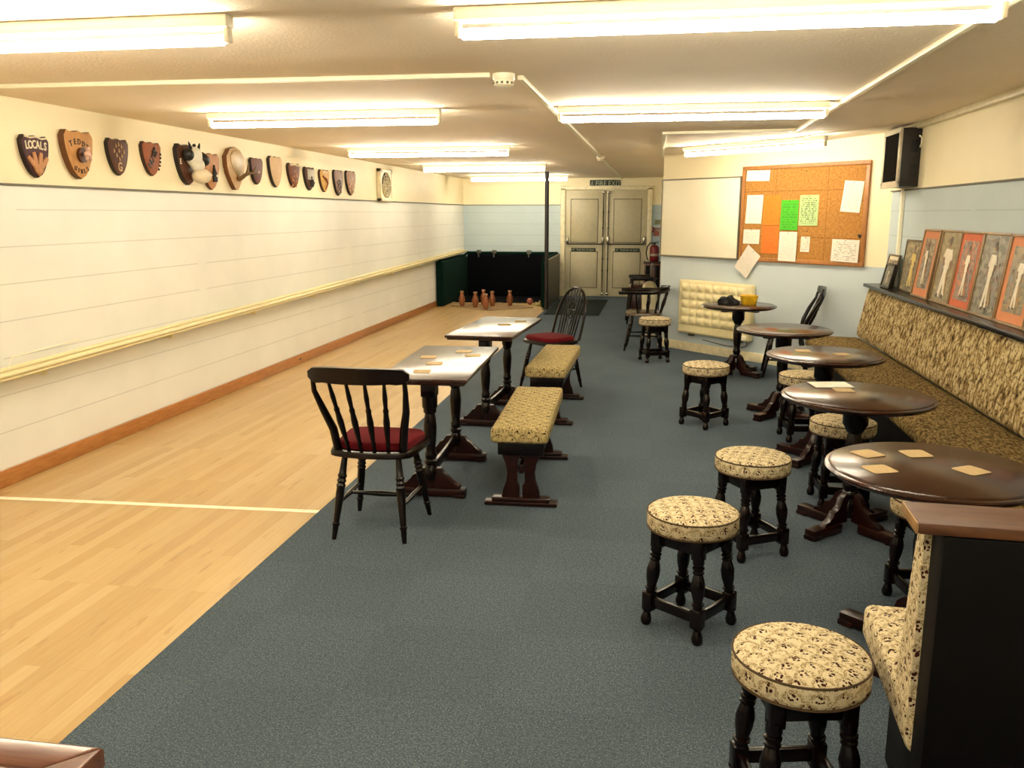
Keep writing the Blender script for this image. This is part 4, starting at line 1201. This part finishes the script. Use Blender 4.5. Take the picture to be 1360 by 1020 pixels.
def sheet(s, z, w, h, mat, label, rot=0.0, curl=.004, name='pinned_paper', cat='paper', off=.021, shear=0.0):
    t = thing(name, on_wall(s, z, off), WANG, label, cat, 'papers pinned to the noticeboard', wall=True)
    n = 8; b = MB(); Rm = Matrix.Rotation(rot, 4, 'Z')
    def P(u, v, d):
        q = Rm @ Vector(((u - .5) * w + shear * (v - .5) * h, (v - .5) * h, 0)); q.z = curl * (math.sin(u * PI) * .3 + (1 - v) ** 2) + d; return q
    for i in range(n):
        for j in range(n):
            u0, u1, v0, v1 = i / n, (i + 1) / n, j / n, (j + 1) / n
            b.quad([P(u0, v0, .001), P(u1, v0, .001), P(u1, v1, .001), P(u0, v1, .001)], 0, [(u0, v0), (u1, v0), (u1, v1), (u0, v1)])
    bmesh.ops.remove_doubles(b.bm, verts=b.bm.verts, dist=1e-5)
    b.build('sheet', mat, t, recalc=False, smooth=60)
    b = MB(); q = P(.5, .95, .003); b.ellipsoid(q, (.005, .005, .004), seg=8); b.build('pin', M['dark_metal'], t)
    return t


sheet(1.216, 1.971, .30, .108, paper('blank_card', '#f8f2de', .0), 'blank white card at the top left of the noticeboard', -.02)
sheet(1.189, 1.626, .21, .296, paper('white_list', '#f5efdf', .08, 24, 3), 'white sheet left of the orange posters', .0, shear=.03)
sheet(1.413, 1.616, .205, .30, paper('orange_poster', '#e8842c', .35, 14, 5), 'upper of two bright orange posters', .0, shear=.03)
sheet(1.411, 1.316, .207, .283, paper('orange_poster_low', '#e87a30', .3, 14, 6), 'lower of two bright orange posters', .0)
sheet(1.635, 1.567, .211, .30, paper('green_poster', '#4fb52c', .5, 12, 7), 'vivid green poster in the middle of the noticeboard', .0)
sheet(1.861, 1.614, .221, .30, paper('pale_green_poster', '#c3dc9a', .85, 15, 8), 'pale green printed poster right of the vivid green one', .0)
sheet(2.333, 1.741, .206, .290, paper('white_letter', '#efe6d4', .35, 22, 9), 'white folded letter near the top right of the noticeboard', -.07, shear=.03)
sheet(1.169, 1.342, .213, .150, paper('white_square_note', '#f3ecdc', .15, 9, 10), 'small white landscape note left of the lower orange poster')
sheet(1.645, 1.252, .216, .296, paper('white_low_sheet', '#f2ebdb', .15, 26, 11), 'white sheet below the vivid green poster', off=.0325)
sheet(1.845, 1.280, .106, .15, paper('small_note', '#efe6d2', .5, 8, 12), 'tiny printed note right of the low white sheet')
sheet(2.305, 1.232, .295, .212, paper('lined_notice', '#f1e9da', .6, 13, 13), 'landscape typed notice at the bottom right of the noticeboard', -.02, off=.0325)
sheet(1.143, 1.079, .205, .297, paper('tilted_sheet', '#efe6d6', .15, 22, 14), 'white sheet hanging askew off the lower left corner of the noticeboard', -.62, off=.034)
t = thing('black_push_pin', on_wall(2.445, 1.372, .024), WANG, 'black heart-shaped pin above the typed notice', 'pin', wall=True)
b = MB(); b.prism([(0, -.02), (.02, .004), (.02, .014), (.011, .02), (0, .013), (-.011, .02), (-.02, .014), (-.02, .004)], 0, .008, bev=.002); b.build('heart', M['tv_black'], t)

# vertical trunking in the corner
tag(MB().box((0, 0, 0), (.03, .04, 1.2), bev=.004).build('cable_trunking', M['white_pvc'], loc=(XR - .016, 8.05, 1.19)), 'upright white trunking on the right wall below the monitor', 'cable trunking')

# monitor on the right wall
t = thing('wall_monitor', (XR - .001, 7.95, 2.035), -PI / 2, 'dark boxy monitor hung high on the right wall', 'monitor', wall=True)
# local x -> -Y (towards camera), local z -> -X
b = MB(); b.box((0, 0, .075), (.53, .47, .15), bev=.008); b.build('casing', M['tv_side'], t)
b = MB()
b.box((0, .222, .158), (.54, .045, .02), bev=.004); b.box((0, -.215, .158), (.54, .055, .02), bev=.004)
for s in (-1, 1): b.box((s * .245, 0, .158), (.05, .43, .02), bev=.004)
b.build('bezel', M['silver'], t)
b = MB(); b.box((0, .004, .157), (.45, .39, .014)); b.build('screen', M['screen'], t)
b = MB()
for y in (.09, -.11): b.box((.265, y, .05), (.006, .10, .055), bev=.001)
b.build('side_recess', M['tv_recess'], t)
b = MB(); b.tube([(.26, .17, .02), (.30, .15, .01), (.30, .10, .01), (.27, .08, .01)], .008, 6); b.build('cable', M['white_pvc'], t)

# ------------------------------------------------------------------ wall bench (banquette) and its shelf
Y0, Y1 = 3.05, 8.38
t = thing('wall_bench', (XR, 0, zf), 0, 'long tufted tan fabric bench along the right wall', 'bench')
def sweep(name, prof, y0, y1, mat, n=40, bumps=0.0):
    b = MB(); rs = []
    for i in range(n + 1):
        y = y0 + (y1 - y0) * i / n
        rs.append([Vector((x, y, z)) for x, z in prof])
    b.rings(rs)
    return b.build(name, mat, t, smooth=50)
sx = -.02
prof = [(-.66, .345), (-.685, .36), (-.69, .385), (-.685, .415), (-.665, .437), (-.62, .447), (-.45, .447), (-.24, .440), (-.20, .43), (-.20, .345)]
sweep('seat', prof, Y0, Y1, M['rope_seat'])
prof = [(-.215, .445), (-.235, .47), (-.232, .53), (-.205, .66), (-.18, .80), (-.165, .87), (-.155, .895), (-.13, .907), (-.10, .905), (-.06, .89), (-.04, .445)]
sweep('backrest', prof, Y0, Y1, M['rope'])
b = MB(); b.box((-.36, (Y0 + Y1) / 2, .185), (.46, Y1 - Y0 - .02, .31), bev=.005); b.build('plinth', M['black_panel'], t)
b = MB(); b.box((-.10, (Y0 + Y1) / 2 + .02, .928), (.20, Y1 - Y0 + .06, .03), bev=.005); b.build('shelf', M['dark'], t)

# framed photographs leaning on the shelf
fw = wood('pale_oak_frame', '#a07a48', '#bd9660', .35, 1, (4, 4, 14)); fd = plain('thin_dark_frame', '#241c16', .4); fg = plain('gilt_dark_frame', '#6b5836', .35)
orange_m = plain('orange_mount_card', '#d98e62', .8, var=.05); cream_m = plain('cream_mount_card', '#e9dfc2', .8, var=.05)
orange_r = plain('red_orange_mount_card', '#d8704a', .8, var=.08)
CRW = ['#3f4a3a', '#8b7c5e', '#b9ab8c', '#5c5348', '#7d8a6a', '#c9b48f', '#4a4038']
M_figw = plain('photo_white_clothing', '#f4ead2', .4, var=.12, scale=90); M_skin = plain('photo_skin_tone', '#8a5a40', .4); M_hair = plain('photo_dark_hair', '#3a2a22', .4)
M_crowd = plain('photo_grey_clothing', '#8f8a80', .4, var=.25, scale=90); M_bat = plain('photo_tan_bat', '#c79a5c', .4); M_yel = plain('photo_yellow_clothing', '#e8d27a', .4, var=.1, scale=90); M_greyfig = plain('photo_pale_green_clothing', '#b9c0ae', .4)
mat_fig = {'darker': M_yel, 'smallest': M_greyfig}
def framed(yf, yn, h, frame, mount, mw, pic, label, foot=.075, lean=None, figx=.5, figw=.085):
    """yf: far edge, yn: near edge; faces -X, leans on the wall"""
    w = yf - yn
    t = thing('framed_photo', (XR - foot - .02, (yf + yn) / 2, .9495), -PI / 2, label, 'framed picture', 'framed photos on the bench shelf', wall=True)
    t.rotation_euler = Euler((PI / 2 - (lean if lean is not None else math.atan2(foot * .8, h)), 0, -PI / 2))
    b = MB(); f = .016
    b.box((0, f / 2, 0), (w, f, .02), bev=.003); b.box((0, h - f / 2, 0), (w, f, .02), bev=.003)
    for s in (-1, 1): b.box((s * (w / 2 - f / 2), h / 2, 0), (f, h - 2 * f, .02), bev=.003)
    b.build('frame', frame, t)
    b = MB(); b.box((0, h / 2, -.003), (w - f, h - f, .008)); b.build('mount', mount, t)
    pw, ph = w - 2 * f - 2 * mw, h - 2 * f - 2 * mw
    b = MB(); y0 = h / 2 - ph / 2; sd = int(yf * 100); rg = random.Random(sd)
    b.quad([(-pw / 2, y0, .0025), (pw / 2, y0, .0025), (pw / 2, y0 + ph, .0025), (-pw / 2, y0 + ph, .0025)], 0, [(0, 0), (1, 0), (1, 1), (0, 1)])
    lay = [.0027]
    def poly(pts, mi):
        lay[0] += .00012
        b.quad([((u - .5) * pw, y0 + v * ph, lay[0]) for u, v in pts], mi, [(u, v) for u, v in pts])
    def limb(p, q, w0, w1, mi):
        d = Vector((q[0] - p[0], (q[1] - p[1]) * ph / pw)); n = Vector((-d.y, d.x)).normalized()
        r = pw / ph
        poly([(p[0] + n.x * w0, p[1] + n.y * w0 * r), (p[0] - n.x * w0, p[1] - n.y * w0 * r), (q[0] - n.x * w1, q[1] - n.y * w1 * r), (q[0] + n.x * w1, q[1] + n.y * w1 * r)], mi)
    def disc(c, r, mi): poly([(c[0] + r * math.cos(k * PI / 6), c[1] + r * math.sin(k * PI / 6) * pw / ph) for k in range(12)], mi)
    def man(cx, foot, top, ln, wd, cloth, side):
        H_ = top - foot; hip = (cx + ln * .5, foot + H_ * .47); sh = (cx + ln, foot + H_ * .80)
        limb(hip, (cx - wd * .9, foot), wd * .62, wd * .42, cloth); limb(hip, (cx + wd * 1.1, foot + H_ * .02), wd * .62, wd * .42, cloth)
        limb(hip, sh, wd * .95, wd * 1.15, cloth)
        el = (sh[0] + side * wd * 1.7, sh[1] - H_ * .15); limb((sh[0] + side * wd * .8, sh[1] - .01), el, wd * .4, wd * .34, cloth); limb(el, (el[0] - side * wd * .8, el[1] - H_ * .13), wd * .3, wd * .2, 2)
        el = (sh[0] - side * wd * 1.5, sh[1] - H_ * .18); limb((sh[0] - side * wd * .8, sh[1] - .01), el, wd * .4, wd * .32, cloth); limb(el, (el[0] - side * wd * .2, el[1] - H_ * .14), wd * .28, wd * .2, 2)
        disc((sh[0] + side * .01, foot + H_ * .905), wd * .62, 2); disc((sh[0] - side * .01, foot + H_ * .945), wd * .56, 3)
        for sx in (-.9, 1.1): limb((cx + sx * wd, foot + .01), (cx + sx * wd + side * wd * .7, foot), wd * .3, wd * .2, 3)
    for q in range(rg.randint(1, 3)): man(rg.choice((.17, .83, .30, .72)), rg.uniform(.06, .16), rg.uniform(.5, .72), rg.uniform(-.04, .04), .055, 4, rg.choice((-1, 1)))
    man(figx, .07, .93, rg.uniform(-.08, .08), figw, 1, rg.choice((-1, 1)))
    limb((figx + .22, .12), (figx + .12, .42), .03, .018, 5)
    b.build('photo', [pic, mat_fig.get(label.split()[0], M_figw), M_skin, M_hair, M_crowd, M_bat], t, smooth=0, recalc=False)
    return t
framed(8.22, 7.88, .285, fg, cream_m, .03, picture('photo_small_print', CRW, '#d8d0b8', 1.1), 'small gilt frame with cream mount at the far end of the shelf', .07)
framed(8.02, 7.74, .215, fd, plain('green_grey_print_border', '#5f6a58', .5), .012, picture('photo_green_print', ['#2f3a34', '#5c6a60', '#7f8f88', '#394438'], '#a8b0a4', 2.3), 'smallest dark frame leaning before the gilt one', .125, .2)
framed(7.72, 7.24, .425, fg, cream_m, .0, picture('photo_yellow_figure', CRW, '#e6d27a', 3.7, .45, .2), 'darker framed print with a yellow figure, behind the first orange one', .05)
framed(7.225, 6.82, .52, fw, orange_m, .055, picture('photo_orange_one', ['#6b5d4c', '#9a8c76', '#c0b49a', '#4c443a', '#8d6a4a'], '#e5dcc8', 5.2, .55, .12), 'farthest orange-mounted tall photo on the bench shelf', .085)
framed(6.78, 6.38, .52, fw, cream_m, .0, picture('photo_white_figure', ['#8d8058', '#a99a6c', '#6a5a40', '#b9a97e'], '#f0e6cc', 6.9, .52, .26), 'tall unmounted photo of a big white-clothed player', figw=.15)
framed(6.375, 5.965, .52, fw, orange_r, .045, picture('photo_orange_two', ['#c05a34', '#d98a5c', '#7a5a52', '#a08a80', '#5a4440'], '#efe2cc', 8.4, .55, .13), 'red-orange mounted tall photo between two unmounted ones')
framed(5.96, 5.53, .52, fw, cream_m, .0, picture('photo_crowd', ['#3f4a3a', '#7f7a72', '#a39c90', '#5c5650', '#8a8f7a', '#b5a98e'], '#efe6d0', 9.9, .60, .15), 'tall unmounted crowd photo, third from the near end')
framed(5.525, 5.095, .52, fw, orange_m, .055, picture('photo_orange_three', ['#6d6a48', '#a89a6a', '#7d7470', '#c7a06a', '#54503c'], '#efe5cf', 11.3, .5, .15), 'orange-mounted tall photo with yellow and white figure, next to the near end')
framed(5.09, 4.66, .52, fw, orange_r, .045, picture('photo_orange_four', ['#b0452a', '#d07a50', '#4a4450', '#8a6a60'], '#e8dcc8', 13.1, .4, .15), 'red-orange framed photo cut off by the right edge')

# ------------------------------------------------------------------ near bench end (seen from behind)
t = thing('booth_bench', (.565, 1.79, zf), R(-3), 'dark-backed booth bench with wooden cap rail, floral seat facing away', 'bench')
BW = 1.50
b = MB(); b.box((BW / 2, .075, .937), (BW + .03, .145, .026), bev=.006); b.build('cap_rail', M['cap_wood'], t)
b = MB(); b.box((-.0165, .075, .937), (.004, .143, .024), bev=.001); b.build('worn_edge', M['lip'], t)
b = MB(); b.box((BW / 2 + .025, .045, .462), (BW - .02, .09, .924), bev=.004); b.build('back_panel', M['black_panel'], t)
b = MB()
pr = [(.085, .905), (.105, .915), (.13, .905), (.15, .86), (.17, .75), (.19, .62), (.215, .50), (.215, .46), (.085, .46)]
b.rings([[Vector((x, y, z)) for y, z in pr] for x in (.02, .028, .4, .8, 1.2, BW)]); b.build('backrest', M['stool_fab'], t, smooth=50)
b = MB(); b.box((BW / 2 + .02, .40, .405), (BW - .02, .60, .105), bev=.025, seg=4); b.build('seat', M['stool_fab'], t, smooth=60)
b = MB(); b.box((BW / 2 + .06, .37, .177), (BW - .10, .52, .352), bev=.005); b.build('plinth', M['black_panel'], t)

# ------------------------------------------------------------------ foreground table corner
t = thing('corner_table', (-1.42, .735, zf), R(.3), 'reddish brown framed table top at the bottom left corner', 'table')
W2, D2, zt2 = 1.12, .78, .72
b = MB(); b.box((0, 0, zt2 - .012), (W2 - .12, D2 - .12, .022)); b.build('top_board', M['fg_top'], t)
b = MB()
def mitre(pts): b.prism(pts, zt2 - .030, zt2 + .004, bev=.006)
w, d, r = W2 / 2, D2 / 2, .065
mitre([(-w, d), (-w + r, d - r), (w - r, d - r), (w, d)]); mitre([(w, d), (w - r, d - r), (w - r, -d + r), (w, -d)])
mitre([(w, -d), (w - r, -d + r), (-w + r, -d + r), (-w, -d)]); mitre([(-w, -d), (-w + r, -d + r), (-w + r, d - r), (-w, d)])
b.build('rim', M['fg_rim'], t)
b = MB()
for s in (-1, 1): b.box((0, s * (d - .05), .645), (W2 - .1, .022, .09)); b.box((s * (w - .05), 0, .645), (.022, D2 - .1, .09))
b.build('apron', M['dark_red'], t)
for sx_ in (-1, 1):
    for sy_ in (-1, 1):
        b = MB(); b.box((sx_ * (w - .05), sy_ * (d - .05), .345), (.055, .055, .69), bev=.004); b.build('leg', M['dark_red'], t)

# ------------------------------------------------------------------ small things on tables
def beer_mat(x, y, z, rz, label, mat='mat_card', first=[None]):
    s = .047; b = MB()
    P = rrect(.094, .094, .012, 3)
    b.prism(P, 0, .0018)
    for f in b.bm.faces:
        for l in f.loops: l[b.uv].uv = (l.vert.co.x / .094 + .5, l.vert.co.y / .094 + .5)
        b.custom.add(f)
    return tag(b.build('beer_mat', M[mat], loc=(x, y, z), rot=(0, 0, rz), smooth=0, recalc=False), label, 'beer mat', 'beer mats on the tables')


zt3 = zf + .7004
beer_mat(.795, 3.25, zt3, .5, 'beer mat at the far left of the nearest round table')
beer_mat(.972, 3.28, zt3, .25, 'beer mat at the far middle of the nearest round table')
beer_mat(.79, 3.05, zt3, .35, 'beer mat at the near left of the nearest round table')
beer_mat(1.10, 3.085, zt3, .55, 'lone beer mat on the right side of the nearest round table')
beer_mat(.952, 4.465, zt3, .1, 'beer mat in front of the white sheet on the second round table')
beer_mat(.957, 5.75, zt3, .05, 'left mat on the middle round table')
beer_mat(1.177, 5.65, zt3, .2, 'right mat on the middle round table')
b = MB(); b.quad([(-.1, -.075, 0), (.1, -.075, 0), (.1, .075, 0), (-.1, .075, 0)], 0, [(0, 0), (1, 0), (1, 1), (0, 1)]); b.quad([(-.1, -.075, -.001), (.1, -.075, -.001), (.1, .075, -.001), (-.1, .075, -.001)], 0)
tag(b.build('paper_sheet', M['white_paper'], loc=(.915, 4.60, zt3 + .0015), rot=(0, 0, .15), smooth=0), 'white sheet of paper lying on the second round table', 'paper')
zt4 = zf + .7165
for (x, y, r, lab) in ((-1.355, 5.02, .1, 'beer mat on the left middle of the near rectangular table'), (-1.262, 4.80, .2, 'beer mat at the centre of the near rectangular table'),
                       (-1.19, 5.27, .0, 'beer mat at the far end of the near rectangular table'), (-1.10, 5.12, .3, 'beer mat at the right edge of the near rectangular table'),
                       (-1.265, 4.54, .15, 'beer mat at the near end of the near rectangular table, by the chair')):
    beer_mat(x, y, zt4, r, lab)
beer_mat(-1.165, 6.62, zt4, .4, 'nearer mat on the far rectangular table', 'mat_dark')
beer_mat(-1.075, 6.87, zt4, .1, 'farther mat on the far rectangular table', 'mat_dark')
t = thing('plastic_tub', (.91, 8.74, zt3), .1, 'yellow plastic tub on the far round table', 'tub')
b = MB()
rr_ = [[Vector((x * s, y * s, z)) for x, y in rrect(.165, .14, .03)] for z, s in ((0, .80), (.004, .82), (.078, .98), (.08, 1.02), (.086, 1.02), (.086, .96), (.01, .78))]
b.rings(rr_); b.build('tub', M['yellow'], t)
b = MB(); rr = random.Random(5); t_ = bmesh.new(); bmesh.ops.create_icosphere(t_, subdivisions=4, radius=1)
for v in t_.verts:
    q = 1 + .25 * math.sin(v.co.x * 5 + v.co.y * 3) * math.cos(v.co.y * 6 - v.co.x * 2) + rr.uniform(-.06, .06); v.co = Vector((v.co.x * .095 * q, v.co.y * .085 * q, max(-.0, v.co.z) * .075 * q + .001))
b._merge(t_, Matrix()); tag(b.build('cloth', M['black_cloth'], loc=(.71, 8.70, zt3)), 'crumpled black cloth next to the yellow tub', 'cloth')

# ------------------------------------------------------------------ camera, world, view
def nrm(v): return Vector(v).normalized()
Yc = nrm((VX - CX, VY - CY, F)); p = math.atan2(CY - VY, F); up = Vector((0, -math.cos(p), -math.sin(p))); up = (up - Yc * up.dot(Yc)).normalized(); Xc = Yc.cross(up)
r_ = Vector((Xc[0], Yc[0], up[0])); d_ = Vector((Xc[1], Yc[1], up[1])); f_ = Vector((Xc[2], Yc[2], up[2]))
cam = bpy.data.cameras.new('camera'); co = bpy.data.objects.new('camera', cam); COL.objects.link(co)
mw = Matrix((r_, -d_, -f_)).transposed().to_4x4(); mw.translation = (0, 0, H); co.matrix_world = mw
cam.sensor_width = 36; cam.sensor_fit = 'HORIZONTAL'; cam.lens = F / 1360 * 36; cam.clip_start = .05; cam.clip_end = 60
scene.camera = co
w = bpy.data.worlds.new('world'); scene.world = w; w.use_nodes = True
w.node_tree.nodes['Background'].inputs[0].default_value = (1, .9, .75, 1); w.node_tree.nodes['Background'].inputs[1].default_value = .02
vs = scene.view_settings; vs.view_transform = 'Standard'; vs.look = 'None'; vs.exposure = 2.5; vs.gamma = 1.0; vs.use_curve_mapping = False
scene.cycles.max_bounces = 8; scene.cycles.diffuse_bounces = 5; scene.cycles.sample_clamp_indirect = 6
